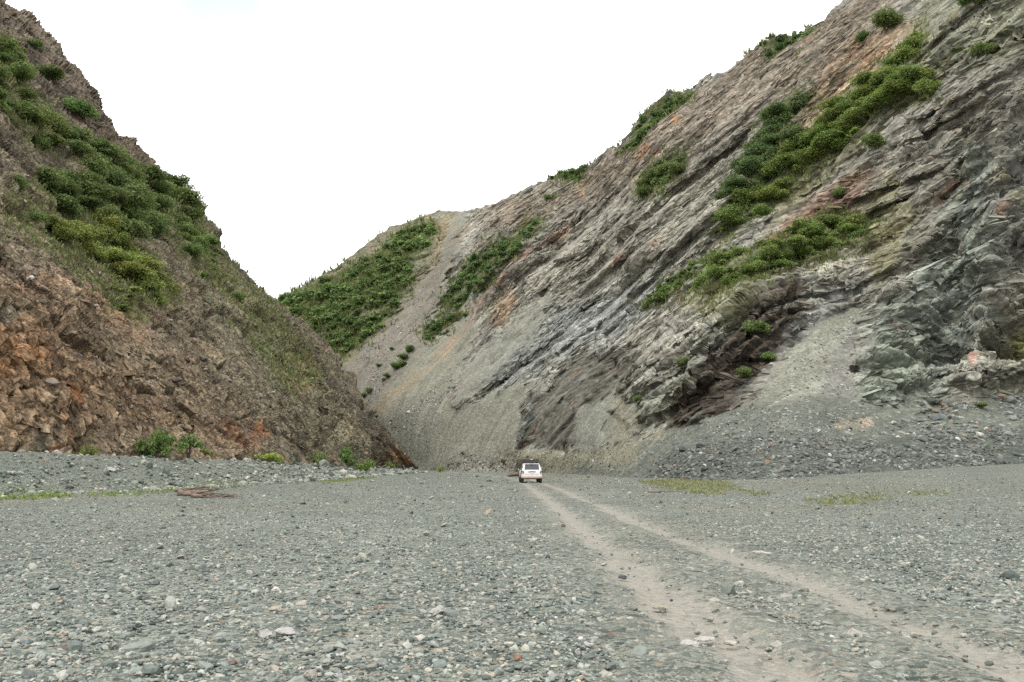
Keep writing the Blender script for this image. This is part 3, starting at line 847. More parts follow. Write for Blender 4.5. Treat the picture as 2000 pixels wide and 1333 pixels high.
LONE = [  # mountain, x, y, radius px, label
    ('R', 800, 685, 8, 'uppermost of the two round dark shrubs on the grey scree'), ('R', 788, 699, 8, 'round dark shrub just under its twin on the grey scree'),
    ('R', 775, 717, 9, 'biggest shrub of the scree group left of the orange streak'), ('R', 787, 713, 6, 'small shrub touching the biggest one on the scree'),
    ('R', 757, 735, 6, 'small shrub below the biggest one on the scree'), ('R', 749, 743, 4, 'tiny low bush under the scree shrub group'),
    ('R', 722, 764, 6, 'upper of two shrubs by the rock edge at the scree foot'), ('R', 710, 774, 6, 'lower of two shrubs by the rock edge at the scree foot'),
    ('R', 766, 683, 4, 'tiny bush alone in the upper grey scree'), ('R', 740, 714, 4, 'tiny bush at the left side of the grey scree'),
    ('R', 1075, 390, 11, 'lone dark shrub high on the brown slope under the low skyline'), ('R', 1742, 55, 22, 'wide shrub on brown rock near the top of the right mountain'),
    ('R', 1686, 76, 12, 'shrub beside the pale orange gully near the top of the right mountain'), ('R', 1922, 104, 17, 'lone bushy shrub on the grey ledges at upper right'),
    ('R', 1905, 10, 28, 'big dark shrub cut by the top edge of the photo at right'), ('R', 1872, 96, 9, 'small dark shrub left of the lone ledge shrub at upper right'),
    ('R', 1680, 463, 13, 'dark round shrub at the right end of the grassy cliff ledge'), ('R', 1495, 655, 20, 'shrub in the dark brown hollow of the right cliff'),
    ('R', 1500, 700, 13, 'smaller shrub low in the dark brown hollow'), ('R', 1455, 742, 13, 'shrub at the lower left of the dark brown hollow'),
    ('R', 1247, 780, 9, 'small shrub beside the striped rock slab'), ('R', 1338, 713, 10, 'small shrub on the thin rock edge left of the dark hollow'),
    ('R', 1880, 214, 6, 'tiny shrub alone on the grey ledges of the right cliff'), ('R', 1832, 246, 9, 'olive tuft of shrub on the grey ledges of the right cliff'),
    ('R', 1705, 285, 16, 'dark shrub right under the middle of the long thicket'), ('R', 1640, 375, 12, 'dim shrub on reddish rock under the long thicket'),
    ('R', 1400, 425, 7, 'small shrub left of the lower end of the long thicket'), ('R', 985, 620, 1, ''), ('R', 912, 618, 6, 'small shrub under the red rock beside the rib'),
    ('R', 1300, 635, 6, 'tiny shrub on the pale slab edge in the middle of the right slope'), ('R', 1917, 795, 8, 'bright low bush at the top of the dark scree at right'),
    ('L', 455, 592, 11, 'lone small shrub near the left ridge edge'), ('L', 152, 232, 20, 'grey green shrub on the rocks near the top of the left mountain'),
    ('L', 92, 155, 17, 'lone shrub between brown boulders high on the left mountain'), ('L', 75, 430, 18, 'shrub at the left end of the bright strip on the left mountain'),
    ('L', 22, 372, 16, 'dim shrub left of the big thicket'), ('L', 372, 398, 9, 'small pale shrub poking over the left skyline'),
    ('L', 330, 630, 11, 'olive shrub below the lowest thicket tip'), ('L', 60, 95, 12, 'small shrub among the topmost rocks of the left mountain')]
LONE = [q for q in LONE if q[4]]

jL = fbm(ML.P, 7.0, 3, 401) * 22
jR = fbm(MR.P, 9.0, 3, 402) * 22
for side, poly, r, *_ in THICKETS:
    S, j = (ML, jL) if side == 'L' else (MR, jR)
    m = 0.75 * sstep(-r * 1.1, r * 0.5, poly_sd(S.PX, S.PY, poly) + j)
    if side == 'L':
        CL = mixmask(CL, m, lin(82, 86, 46))
    else:
        CR = mixmask(CR, m, lin(86, 92, 48))
for poly, r in FAR:
    CR = mixmask(CR, 0.85 * sstep(-8, 4, poly_sd(MR.PX, MR.PY, poly) + jR * 0.5), lin(88, 98, 56))
# thin dry grass around the thickets
for poly in [[(1450, 560), (1500, 500), (1640, 430), (1720, 440), (1660, 500), (1540, 530)], [(1340, 600), (1420, 530), (1500, 540), (1420, 640)], [(1500, 450), (1560, 330), (1700, 240), (1720, 260), (1620, 330), (1540, 420)],
             [(1740, 200), (1840, 120), (1820, 190)], [(640, 690), (700, 665), (690, 690), (655, 720)], [(1720, 560), (1800, 420), (1740, 330), (1660, 420)]]:
    CR = mixmask(CR, 0.4 * sstep(-16, 12, poly_sd(MR.PX, MR.PY, poly) + jR * 1.3), lin(118, 116, 66))
for poly in [[(350, 420), (540, 600), (640, 740), (560, 760), (430, 600), (360, 520)], [(0, 380), (200, 400), (330, 560), (200, 560), (0, 450)]]:
    CL = mixmask(CL, 0.4 * sstep(-16, 16, poly_sd(ML.PX, ML.PY, poly) + jL * 1.6 - 8), lin(104, 104, 64))


def block_shape(seed):
    """an angular slab: a box with every corner shifted and one end tapered"""
    r = np.random.default_rng(seed)
    V = np.array([(x, y, z) for x in (-1, 1) for y in (-1, 1) for z in (-1, 1)], float)
    V[:, 1] *= np.where(V[:, 0] > 0, r.uniform(0.35, 1.0), 1.0)
    V[:, 2] *= np.where(V[:, 1] > 0, r.uniform(0.5, 1.0), 1.0)
    V += r.normal(size=(8, 3)) * 0.22
    Q = np.array([(0, 1, 3, 2), (4, 6, 7, 5), (0, 4, 5, 1), (2, 3, 7, 6), (0, 2, 6, 4), (1, 5, 7, 3)])
    return V, Q


BLOCKS = [block_shape(4000 + k) for k in range(24)]
brng = np.random.default_rng(91)


def outcrop(S, C, N_, poly, n, spx, ratio, d1, tail=0.45, wild=0.25, block=None, jit=0.15):
    """angular blocks half bedded in the rock, long side along the bedding, in the colour of the rock they sit in"""
    P = np.array(poly, float)
    x = brng.uniform(P[:, 0].min(), P[:, 0].max(), n); y = brng.uniform(P[:, 1].min(), P[:, 1].max(), n)
    ok = poly_sd(x, y, poly) > brng.normal(0, 12, n)
    x, y = x[ok], y[ok]
    r, c = S.idx(x, y)
    keep = (r > 2) & (r < S.nrow - 2) & (c > 1) & (c < S.PX.shape[1] - 2)
    if block is not None:
        keep &= block[r, c] < 0.3
    r, c = r[keep], c[keep]
    p, d, nn, col = S.P[r, c], S.D[r, c], N_[r, c], C[r, c]
    keep = fbm(p, 9.0, 2, 93) > -0.22
    p, d, nn, col = p[keep], d[keep], nn[keep], col[keep]
    m = len(p)
    d1 = d1 / np.linalg.norm(d1)
    ax = d1[None] + brng.normal(size=(m, 3)) * wild
    ax -= nn * (ax * nn).sum(1, keepdims=True) * brng.uniform(0.5, 1.0, (m, 1))
    ax /= np.linalg.norm(ax, axis=1, keepdims=True)
    up = nn + brng.normal(size=(m, 3)) * wild * 1.1 + np.array([0, 0, 0.35])
    ay = np.cross(up, ax); ay /= np.linalg.norm(ay, axis=1, keepdims=True)
    az = np.cross(ax, ay)
    s = np.minimum(np.exp(brng.normal(0, tail, m)), 2.3) * spx * d / F
    L_ = s * brng.uniform(0.7, 1.5, m) * ratio[0]; W2 = s * brng.uniform(0.6, 1.3, m) * ratio[1]; H2_ = s * brng.uniform(0.5, 1.2, m) * ratio[2]
    k = brng.integers(0, len(BLOCKS), m)
    BV = np.stack([b[0] for b in BLOCKS])[k]
    V = p[:, None] + BV[..., 0:1] * (ax * L_[:, None])[:, None] + BV[..., 1:2] * (ay * W2[:, None])[:, None] + BV[..., 2:3] * (az * H2_[:, None])[:, None] - nn[:, None] * (H2_ * 0.55)[:, None, None]
    Qb = (BLOCKS[0][1][None] + (np.arange(m) * 8)[:, None, None]).reshape(-1, 4)
    cc = np.repeat(col * (1 + brng.normal(0, jit, (m, 1))), 8, 0)
    return V.reshape(-1, 3), Qb, np.clip(cc, 0.012, 0.7)


def join(parts):
    Vs, Qs, Cs, off = [], [], [], 0
    for v, q, c in parts:
        Vs.append(v); Qs.append(q + off); Cs.append(c); off += len(v)
    return np.concatenate(Vs), np.concatenate(Qs), np.concatenate(Cs)


def add_back(S, C, masks):
    """rows behind the ridge so that the hill has a far side"""
    top = S.P[-1]
    rows = [S.P]
    n = top.shape[0]
    rel = top - np.array([0, 0, CAMZ])
    h = rel[:, :2] / np.linalg.norm(rel[:, :2], axis=1, keepdims=True)
    dist = np.linalg.norm(rel, axis=1)
    for k in range(1, 9):
        st = dist * 0.012 * k * k
        j = perlin(np.arange(n) / 40.0, np.full(n, k * 1.7), np.zeros(n), 77) * dist * 0.01
        row = top.copy()
        row[:, :2] += h * st[:, None]
        row[:, 2] -= dist * 0.004 * k * k * (1 + 0.2 * k) + np.abs(j)
        rows.append(row[None])
    P = np.concatenate(rows, 0)
    Cc = np.concatenate([C] + [C[-1:]] * 8, 0)
    mm = [np.concatenate([m] + [m[-1:]] * 8, 0) for m in masks]
    return P, Cc, mm


def grid_quads(nr, nc):
    i = np.arange(nr * nc).reshape(nr, nc)
    return np.stack([i[:-1, :-1], i[:-1, 1:], i[1:, 1:], i[1:, :-1]], -1)


PL, CL2, _ = add_back(ML, CL, [])
Q = grid_quads(*PL.shape[:2]).reshape(-1, 4)
NL = ML.normals()
vegL = np.zeros(ML.PX.shape)
for side, poly, r, *_ in THICKETS:
    if side == 'L':
        vegL = np.maximum(vegL, poly_sd(ML.PX, ML.PY, poly) > 0)
pv, pq, pc = join([(PL.reshape(-1, 3), Q, np.clip(CL2, 0.01, 0.8).reshape(-1, 3)),
                   outcrop(ML, CL, NL, [(-300, 880), (-300, -200), (0, -10), (200, 200), (420, 450), (560, 610), (700, 780), (770, 890), (400, 890)], 9000, 2.5, (1.4, 0.8, 0.5), dL, 0.55, 0.4, vegL),
                   outcrop(ML, CL, NL, [(-100, -80), (0, -12), (130, 125), (300, 320), (420, 450), (540, 595), (660, 705), (760, 862), (700, 850), (600, 690), (420, 520), (260, 350), (100, 200)], 1700, 5.6, (1.2, 0.9, 0.8), dL, 0.5, 0.6),
                   outcrop(ML, CL, NL, [(-100, 880), (-100, 640), (300, 700), (480, 880)], 420, 7.0, (1.3, 0.9, 0.5), dL, 0.45, 0.4)])
o = link('mountain', np_mesh('mountain', pv, pq, M_ROCK_L, pc))
tag(o, 'steep brown rocky mountainside with a jagged ridge along the left of the valley', 'mountain', kind='structure')

PR, CR2, (sm, hm) = add_back(MR, CR, [scree, hill])
Q = grid_quads(*PR.shape[:2])
cellS = sm[:-1, :-1]; cellH = hm[:-1, :-1]
NR = MR.normals()
vegR = np.maximum(scree, hill)
for side, poly, r, *_ in THICKETS:
    if side == 'R':
        vegR = np.maximum(vegR, poly_sd(MR.PX, MR.PY, poly) > 0)
vegR2 = np.maximum(np.maximum(vegR, slab), slabw)
EXTRA = join([outcrop(MR, CR, NR, [(860, 860), (1000, 520), (900, 430), (1380, 160), (1640, 10), (1750, 100), (1500, 400), (1350, 560), (1200, 880)], 24000, 2.4, (2.6, 0.75, 0.48), dR, 0.5, 0.14, np.maximum(vegR, slab)),
              outcrop(MR, CR, NR, [(900, 760), (1100, 560), (1400, 330), (1500, 420), (1300, 600), (1100, 820)], 700, 4.6, (3.0, 0.6, 0.28), dR, 0.4, 0.10, vegR2),
              outcrop(MR, CR, NR, [(1180, 880), (1400, 560), (1700, 280), (1850, 50), (2150, -200), (2150, 780), (1700, 830)], 16000, 3.1, (1.8, 0.85, 0.5), dR2, 0.5, 0.22, vegR),
              outcrop(MR, CR, NR, [(1280, 860), (1500, 560), (1720, 420), (1850, 200), (2150, 0), (2150, 760), (1700, 820)], 900, 5.2, (2.1, 0.8, 0.32), dR2, 0.45, 0.18, vegR2),
              outcrop(MR, CR, NR, [(870, 425), (1200, 290), (1380, 150), (1640, 0), (1640, 30), (1380, 185), (1200, 320), (930, 440)], 500, 3.4, (1.3, 0.8, 0.8), dR, 0.5, 0.5, vegR)])
Vr, Cr = PR.reshape(-1, 3), np.clip(CR2, 0.01, 0.8).reshape(-1, 3)
for nm, sel, mat, lab, cat in [
        ('mountain', (cellS <= 0.5) & (cellH <= 0.5), M_ROCK_R, 'tall grey and brown rock wall with slanted layers along the right of the valley', 'mountain'),
        ('hill', (cellS <= 0.5) & (cellH > 0.5), M_ROCK_R, 'farther brown hill with green shrubs closing the valley behind the left mountain', 'hill'),
        ('scree_slope', cellS > 0.5, M_SCREE, 'grey slopes of loose broken stone fanning down to the river bed', 'scree slope')]:
    v, q, c, _e = sub_mesh(Vr, Q[sel], Cr)
    if nm == 'mountain':
        v, q, c = join([(v, q, c), EXTRA])
    o = link(nm, np_mesh(nm, v, q, mat, c))
    tag(o, lab, cat, kind='structure')

# ================================================================== GROUND
def smooth1(a, b, x):
    return sstep(a, b, x)


def left_edge(y):
    return np.interp(y, [-40, 30, 41, 50, 63, 80, 137, 212, 400], [-30, -27.5, -26, -22, -21, -20.6, -22, -21, -40])


def ground_h(x, y):
    x = np.asarray(x, float); y = np.asarray(y, float)
    top = np.interp(y, [0, 40, 100, 180, 260], [2.5, 2.35, 1.9, 1.1, 0.4])
    wid = 7.0
    z = top * smooth1(0, wid, left_edge(y) - x)
    z = z + 0.045 * np.maximum(0, x - 15) * smooth1(5, 60, y)
    P = np.stack([x, y, 0 * x], -1)
    z = z + fbm(P, 9.0, 2, 501) * 0.10 * smooth1(0, 25, y) + fbm(P, 2.2, 2, 502) * 0.035
    return z


def to_ground(px, py):
    """where the sight line through a point of the photograph meets the ground"""
    px = np.atleast_1d(np.asarray(px, float)); py = np.atleast_1d(np.asarray(py, float))
    d0 = unproj(px, py, np.ones_like(px)) - np.array([0, 0, CAMZ])
    ts = 2.0 * 1.006 ** np.arange(1, 900)
    p = np.array([0, 0, CAMZ]) + d0[:, None] * ts[None, :, None]
    hit = p[..., 2] <= ground_h(p[..., 0], p[..., 1])
    k = np.where(hit.any(1), hit.argmax(1), 700)
    p = p[np.arange(len(k)), k]
    p[:, 2] = ground_h(p[:, 0], p[:, 1])
    return p


def flat_pts(pts):
    out = []
    for x, y in pts:
        Y = CAMZ * F / (y - HY)
        out.append(((x - CX) / F * Y, Y))
    return out


TRK_L = [(2.6, 2.2)] + flat_pts([(1545, 1340), (1420, 1250), (1300, 1172), (1225, 1108), (1160, 1052), (1105, 1005), (1068, 975), (1040, 955), (1022, 943)])
TRK_R = [(5.4, 2.4)] + flat_pts([(2010, 1318), (1830, 1235), (1640, 1160), (1440, 1090), (1320, 1050), (1210, 1005), (1140, 975), (1090, 955), (1056, 943)])
TRK_L += [(0.4, 95), (-2.5, 120), (-9, 160), (-18, 200)]
TRK_R += [(2.1, 96), (-0.8, 122), (-7, 162), (-16, 202)]


def track_mask(x, y):
    P = np.stack([x, y, 0 * x], -1)
    j = fbm(P, 0.9, 3, 511) * 0.42 + fbm(P, 4.0, 2, 512) * 0.25
    dl, dr = line_d(x, y, TRK_L), line_d(x, y, TRK_R)
    d = np.minimum(dl, dr + 0.04)
    return sstep(0.52, 0.08, d + j), sstep(1.3, 0.3, np.minimum(dl, dr) + j * 1.5), dl, dr


ys = [-60, -30, -12, -4, 0, 2]
yy = 2.5
while yy < 900:
    ys.append(yy)
    yy += max(0.045, min(yy * yy / (F * CAMZ) * 1.5, yy * 0.012))
ys = np.array(ys)
us = np.linspace(-1, 1, 900)
us = np.sign(us) * np.abs(us) ** 1.35
GX = us[None] * (np.abs(ys)[:, None] * 1.25 + 14.0)
GY = np.repeat(ys[:, None], len(us), 1)
GZ = ground_h(GX, GY)
tm, tw, dl, dr = track_mask(GX, GY)
GP = np.stack([GX, GY, 0 * GX], -1)
lump = fbm(GP, 0.55, 3, 521)
near = sstep(60, 10, GY)
GZ = GZ + lump * 0.022 * (1 - tm) - tm * 0.045 + 0.05 * np.exp(-((np.minimum(dl, dr) - 0.55) / 0.3) ** 2) * (0.6 + lump)
bank = sstep(-0.5, 2.0, left_edge(GY) - GX)
GZ = GZ + bank * (fbm(GP, 0.8, 3, 522) * 0.16)
big = fbm(GP, 6.0, 3, 523)
mid = fbm(GP, 1.6, 3, 524)
tanpatch = sstep(0.15, 0.55, big + 0.6 * mid) * sstep(1.5, -2.5, GX - 4) * sstep(16, 7, GY) * sstep(-4, 0, GX)
sand = np.clip(0.88 * tm + 0.32 * tw * (1 - tm) * (0.6 + mid) + 0.5 * tanpatch, 0, 1)
CG = np.ones(GX.shape + (3,)) * np.array([1.0, 1.0, 1.0])
CG *= (1 + 0.22 * big + 0.16 * mid)[..., None] * np.array([1.02, 1.02, 1.0])
warm = sstep(0.0, 0.5, fbm(GP, 14.0, 2, 525))
CG = CG * (1 + (np.array([1.06, 1.0, 0.93]) - 1) * warm[..., None])
CG = mixmask(CG, bank * 0.6, np.array([0.93, 0.96, 0.92]))
grass_strips = []
for poly in [[(0, 966), (60, 962), (130, 960), (130, 972), (60, 976), (0, 978)], [(140, 966), (300, 955), (420, 946), (500, 940), (500, 948), (360, 958), (200, 972)], [(620, 940), (700, 932), (740, 933), (640, 945)],
             [(1245, 940), (1310, 936), (1420, 940), (1430, 955), (1390, 968), (1330, 960)], [(1590, 978), (1640, 968), (1720, 962), (1740, 970), (1690, 985), (1600, 988)], [(1770, 962), (1830, 958), (1840, 966), (1780, 970)], [(1430, 956), (1500, 962), (1480, 970)]]:
    a = np.array(poly, float)
    g = to_ground(a[:, 0], a[:, 1])
    grass_strips.append(g[:, :2])
    m = 0.6 * sstep(-0.8, 0.5, poly_sd(GX, GY, [tuple(q) for q in g[:, :2]]) + mid * 0.9)
    CG = mixmask(CG, m, np.array([0.75, 0.80, 0.36]))
Vg = np.stack([GX, GY, GZ], -1).reshape(-1, 3)
Q = grid_quads(*GX.shape)
cell = (tm[:-1, :-1] > 0.4)
for nm, sel, lab, cat in [('ground', ~cell, 'wide flat river bed of grey green gravel filling the valley floor', 'ground'),
                          ('dirt_track', cell, 'pair of pale dusty wheel ruts leading across the gravel to the car', 'track')]:
    v, q, c, ex = sub_mesh(Vg, Q[sel], np.clip(CG, 0, 2).reshape(-1, 3), {'sand': sand.reshape(-1)})
    o = link(nm, np_mesh(nm, v, q, M_GRAVEL, c, smooth=True, extra=ex))
    tag(o, lab, cat, kind='structure')

# ================================================================== PLANTS
def leaf_cloud(seed, nleaf, leaf, lobes, tall=1.0, low=-0.35, spread=1.0, lump=1.0):
    """a lumpy crown of small bent leaf faces round several lobes, about one unit in radius"""
    r = np.random.default_rng(seed)
    cen, rad = [], []
    for k in range(lobes):
        a = r.uniform(0, 2 * np.pi); q = np.sqrt(r.uniform(0, 1)) * 0.62 * spread
        cen.append((q * np.cos(a), q * np.sin(a), r.uniform(low + 0.25, 0.62 * tall) * (1 - 0.4 * q)))
        rad.append(r.uniform(0.26, 0.46) * (1.1 - 0.3 * q) * lump * r.choice([0.6, 1.0, 1.0]))
    cen = np.array(cen); rad = np.array(rad)
    w = rad ** 2; w /= w.sum()
    k = r.choice(lobes, nleaf, p=w)
    d = r.normal(size=(nleaf, 3)); d /= np.linalg.norm(d, axis=1)[:, None]
    rr = r.uniform(0.3, 1.0, nleaf) ** 0.6 + np.abs(r.normal(0, 0.22, nleaf))
    c = cen[k] + d * (rad[k] * rr)[:, None] * np.array([1, 1, 0.85])
    c[:, 2] = np.maximum(c[:, 2], low)
    nrm = d * 0.7 + r.normal(size=(nleaf, 3)) * 0.55 + np.array([0, 0, 0.35])
    nrm /= np.linalg.norm(nrm, axis=1)[:, None]
    t = np.cross(nrm, r.normal(size=(nleaf, 3))); t /= np.linalg.norm(t, axis=1)[:, None] + 1e-9
    b = np.cross(nrm, t)
    s = leaf * r.uniform(0.6, 1.4, nleaf)[:, None]
    V = np.stack([c - t * s, c - b * s * 0.55 + nrm * s * 0.15, c + t * s, c + b * s * 0.55 + nrm * s * 0.15], 1).reshape(-1, 3)
    Q = np.arange(nleaf * 4).reshape(-1, 4)
    lt = r.uniform(0.8, 1.2, lobes)[k] * r.uniform(0.7, 1.3, nleaf)
    hue = r.uniform(0, 1, nleaf)[:, None]
    col = (np.array([0.094, 0.140, 0.044]) * (1 - hue) + np.array([0.150, 0.188, 0.066]) * hue) * lt[:, None]
    dead = r.uniform(0, 1, nleaf) < 0.02
    col[dead] = (0.16, 0.12, 0.06)
    return V, Q, np.repeat(col, 4, 0)


def tube_np(pts, rads, seg=5):
    pts = np.array(pts, float)
    V = []
    for i, p in enumerate(pts):
        d = pts[min(i + 1, len(pts) - 1)] - pts[max(i - 1, 0)]
        d /= np.linalg.norm(d) + 1e-9
        u = np.cross(d, (0.31, 0.87, 0.38)); u /= np.linalg.norm(u) + 1e-9
        v = np.cross(d, u)
        for k in range(seg):
            a = 2 * np.pi * k / seg
            V.append(p + (u * np.cos(a) + v * np.sin(a)) * rads[i])
    Q = []
    for i in range(len(pts) - 1):
        for k in range(seg):
            k2 = (k + 1) % seg
            Q.append((i * seg + k, i * seg + k2, (i + 1) * seg + k2, (i + 1) * seg + k))
    V.append(pts[0]); V.append(pts[-1]); n = len(V)
    for k in range(seg):
        k2 = (k + 1) % seg
        Q.append((n - 2, k2, k, k)); m = (len(pts) - 1) * seg
        Q.append((n - 1, m + k, m + k2, m + k2))
    return np.array(V), np.array(Q)


def tube_mesh(name, tubes, mat):
    """several tubes that belong to one part, as triangles and quads"""
    Vs, Fs, o = [], [], 0
    for V, Q in tubes:
        Vs.append(V)
        for q in Q:
            f = [int(x) + o for x in q]
            Fs.append(f[:3] if f[2] == f[3] else f)
        o += len(V)
    me = bpy.data.meshes.new(name)
    me.from_pydata([tuple(v) for v in np.concatenate(Vs)], [], Fs)
    me.materials.append(mat)
    me.polygons.foreach_set('use_smooth', [True] * len(me.polygons))
    return me


def stems(seed, n, tall, lean=0.6, rad=0.035):
    r = np.random.default_rng(seed)
    out = []
    for k in range(n):
        a = r.uniform(0, 2 * np.pi); q = r.uniform(0.15, lean)
        top = np.array([q * np.cos(a), q * np.sin(a), tall * r.uniform(0.6, 1.0)])
        p = [np.array([0.08 * np.cos(a), 0.08 * np.sin(a), -0.35])]
        for j in (0.35, 0.7, 1.0):
            p.append(np.array([top[0] * j ** 1.3, top[1] * j ** 1.3, -0.2 + (top[2] + 0.2) * j]) + r.normal(size=3) * 0.03)
        out.append(tube_np(p, [rad, rad * 0.8, rad * 0.55, rad * 0.2]))
    return out


SHRUB_MID = []
for k in range(7):
    V, Q, C = leaf_cloud(900 + k, 3000, 0.062, 16 + 3 * (k % 3), tall=0.9 + 0.2 * (k % 3))
    SHRUB_MID.append((np_mesh('shrub', V, Q, M_LEAF, C), (V, Q, C)))
SHRUB_LOW = [leaf_cloud(950 + k, 300, 0.16, 6) for k in range(8)]

JOBS = []       # (radius px, side, x, y, tone, group, label, up-shift)
prng = np.random.default_rng(33)
for side, poly, r, tone, grp, lab in THICKETS:
    P = np.array(poly, float)
    x0, y0 = P.min(0); x1, y1 = P.max(0)
    st = r * 1.15
    row = 0
    y = y0
    while y <= y1:
        x = x0 + (row % 2) * st * 0.5
        while x <= x1:
            qx, qy = x + prng.uniform(-0.38, 0.38) * st, y + prng.uniform(-0.38, 0.38) * st
            sdv = poly_sd(np.array([qx]), np.array([qy]), poly)[0]
            if sdv > -0.1 * r and prng.uniform() > 0.10:
                JOBS.append([r * prng.uniform(0.62, 1.2), side, qx, qy, tone, grp, lab])
            x += st
        y += st * 0.8
        row += 1
JOBS.sort(key=lambda j: -j[0])
n_single = 285 - len(LONE)
singles, rest = JOBS[:n_single], JOBS[n_single:]
# the shrubs at the ends of each thicket, and its biggest, can be told from the others
for grp in sorted({j[5] for j in singles}):
    mem = [j for j in singles if j[5] == grp]
    if len(mem) < 6:
        continue
    for word, key in (('uppermost', lambda j: j[3]), ('lowest', lambda j: -j[3]), ('leftmost', lambda j: j[2]), ('rightmost', lambda j: -j[2])):
        m_ = min(mem, key=key)
        if not m_[6].startswith(('uppermost', 'lowest', 'leftmost', 'rightmost')):
            m_[6] = word + ' of the ' + grp
for side, x, y, r, lab in LONE:
    singles.append([r, side, x, y, (0.8, 0.92, 0.75), None, lab])
for poly, r in FAR:
    P = np.array(poly, float)
    x0, y0 = P.min(0); x1, y1 = P.max(0)
    for _ in range(int((x1 - x0) * (y1 - y0) / (r * r * 0.85))):
        x, y = prng.uniform(x0, x1), prng.uniform(y0, y1)
        nz = perlin(np.array([x / 26]), np.array([y / 18]), np.array([0.5]), 5)[0]
        if poly_sd(np.array([x]), np.array([y]), poly)[0] > -2 and nz > -0.10:
            rest.append([r * prng.choice([0.55, 0.7, 0.85, 1.0, 1.3, 1.7]), 'R', x, y, (0.95, 1.05, 0.95), None, ''])


def slope_pos(side, x, y):
    S = ML if side == 'L' else MR
    p, d = S.at(np.array([x]), np.array([y]))
    return p[0], float(d[0])


size_words = lambda s: 'broad' if s > 1.02 else ('small' if s < 0.78 else 'rounded')
for i, (r, side, x, y, tone, grp, lab) in enumerate(singles):
    p, d = slope_pos(side, x, y + r * 0.25)
    rad = r * d / F * 1.55
    me, _ = SHRUB_MID[i % len(SHRUB_MID)]
    o = link('shrub', me, loc=(p[0] * (1 - 0.35 * rad / d), p[1] * (1 - 0.35 * rad / d), p[2] + rad * 0.22))
    o.rotation_euler = (prng.uniform(-0.12, 0.12), prng.uniform(-0.12, 0.12), prng.uniform(0, 6.28))
    o.scale = (rad * prng.uniform(0.95, 1.25), rad * prng.uniform(0.95, 1.25), rad * prng.uniform(0.65, 0.95))
    v = prng.uniform(0.88, 1.12)
    w = prng.uniform(-0.05, 0.13)
    o.color = (tone[0] * v * (1 + w), tone[1] * v, tone[2] * v, 1)
    tag(o, lab, 'shrub', group=grp)

# the many smallest shrubs, mostly on the far hill
Vs, Qs, Cs, off = [], [], [], 0
for i, (r, side, x, y, tone, grp, lab) in enumerate(rest):
    p, d = slope_pos(side, x, y + r * 0.2)
    rad = r * d / F * 1.35
    V, Q, C = SHRUB_LOW[i % len(SHRUB_LOW)]
    a = prng.uniform(0, 6.28); ca, sa = math.cos(a), math.sin(a)
    R = np.array([[ca, -sa, 0], [sa, ca, 0], [0, 0, 1]]) * np.array([1.1, 1.1, prng.uniform(0.75, 1.0)])[:, None]
    Vs.append((V @ R.T) * rad + p + np.array([0, 0, rad * 0.15])); Qs.append(Q + off); off += len(V)
    Cs.append(C * np.array(tone) * prng.uniform(0.6, 1.15))
o = link('shrubs', np_mesh('shrubs', np.concatenate(Vs), np.concatenate(Qs), M_LEAF, np.concatenate(Cs)))
tag(o, 'countless small green shrubs covering the far hill and thicket edges', 'shrubs', kind='stuff')

# bushes along the foot of the left mountain, near enough to show their stems
NEAR = [  # x, y of the base, width px, height px, leaves, tone, label
    (312, 893, 64, 58, 1900, (1.0, 1.1, 0.9), 'tallest leafy bush on the gravel bank at the left mountain foot'),
    (373, 893, 52, 50, 1100, (0.95, 1.05, 0.95), 'thin airy bush with bare stems beside the tallest bush on the bank'),
    (345, 894, 40, 24, 900, (1.1, 1.1, 0.8), 'low bush between the two tall bushes on the gravel bank'),
    (405, 893, 48, 24, 1000, (1.1, 1.05, 0.8), 'low spreading bush right of the airy stemmed bush'),
    (178, 888, 34, 22, 700, (1.25, 1.15, 0.75), 'yellowish low bush at the far left mountain foot'),
    (530, 902, 52, 20, 900, (1.5, 1.45, 0.75), 'bright lime green low bush in the middle of the left bank'),
    (620, 903, 36, 28, 800, (0.95, 1.0, 0.8), 'dull green bush left of the twin bush under the rock face'),
    (678, 906, 48, 44, 1500, (0.85, 1.0, 0.85), 'tall green bush under the lower end of the left mountain'),
    (716, 908, 40, 28, 1000, (0.95, 1.05, 0.8), 'rounded bush right next to the tall one under the left mountain'),
    (762, 914, 24, 14, 400, (1.1, 1.1, 0.7), 'small low bush near the tip of the left mountain'),
    (862, 921, 13, 13, 350, (1.2, 1.2, 0.7), 'tiny lone bush at the bed edge left of the car')]
for i, (x, y, w, h, nl, tone, lab) in enumerate(NEAR):
    # walk the sight line to the bank and the mountain, whichever comes first
    g = to_ground(x, y + 2)[0]
    depth = g[1]
    if x < 800:
        mp_, md = slope_pos('L', x, y - 4)
        depth = min(depth, md - 1.5)
    X = (x - CX) / F * depth
    Y = depth
    base = (X, Y, float(ground_h(X, Y)))
    rad = w * 0.5 * depth / F
    hgt = h * depth / F
    root = empty('bush', base, prng.uniform(0, 6.28))
    tag(root, lab, 'bush')
    airy = 'airy' in lab
    V, Q, C = leaf_cloud(1200 + i, nl, 0.075 if w > 30 else 0.1, 34 if not airy else 16, tall=1.7, spread=1.35, lump=0.62, low=-0.1 if not airy else 0.5)
    zmin, zmax = V[:, 2].min(), V[:, 2].max()
    V = V * np.array([rad * 1.15, rad * 1.15, hgt / zmax])
    fo = link('foliage', np_mesh('foliage', V, Q, M_LEAF, C), root)
    fo.color = (*tone, 1)
    tb = [(np.array(v) * np.array([rad * 1.1, rad * 1.1, hgt * 0.95]), q) for v, q in stems(1300 + i, 9 if airy else 6, 1.0, 0.7, 0.03)]
    link('stem', tube_mesh('stem', tb, M_BARK), root)

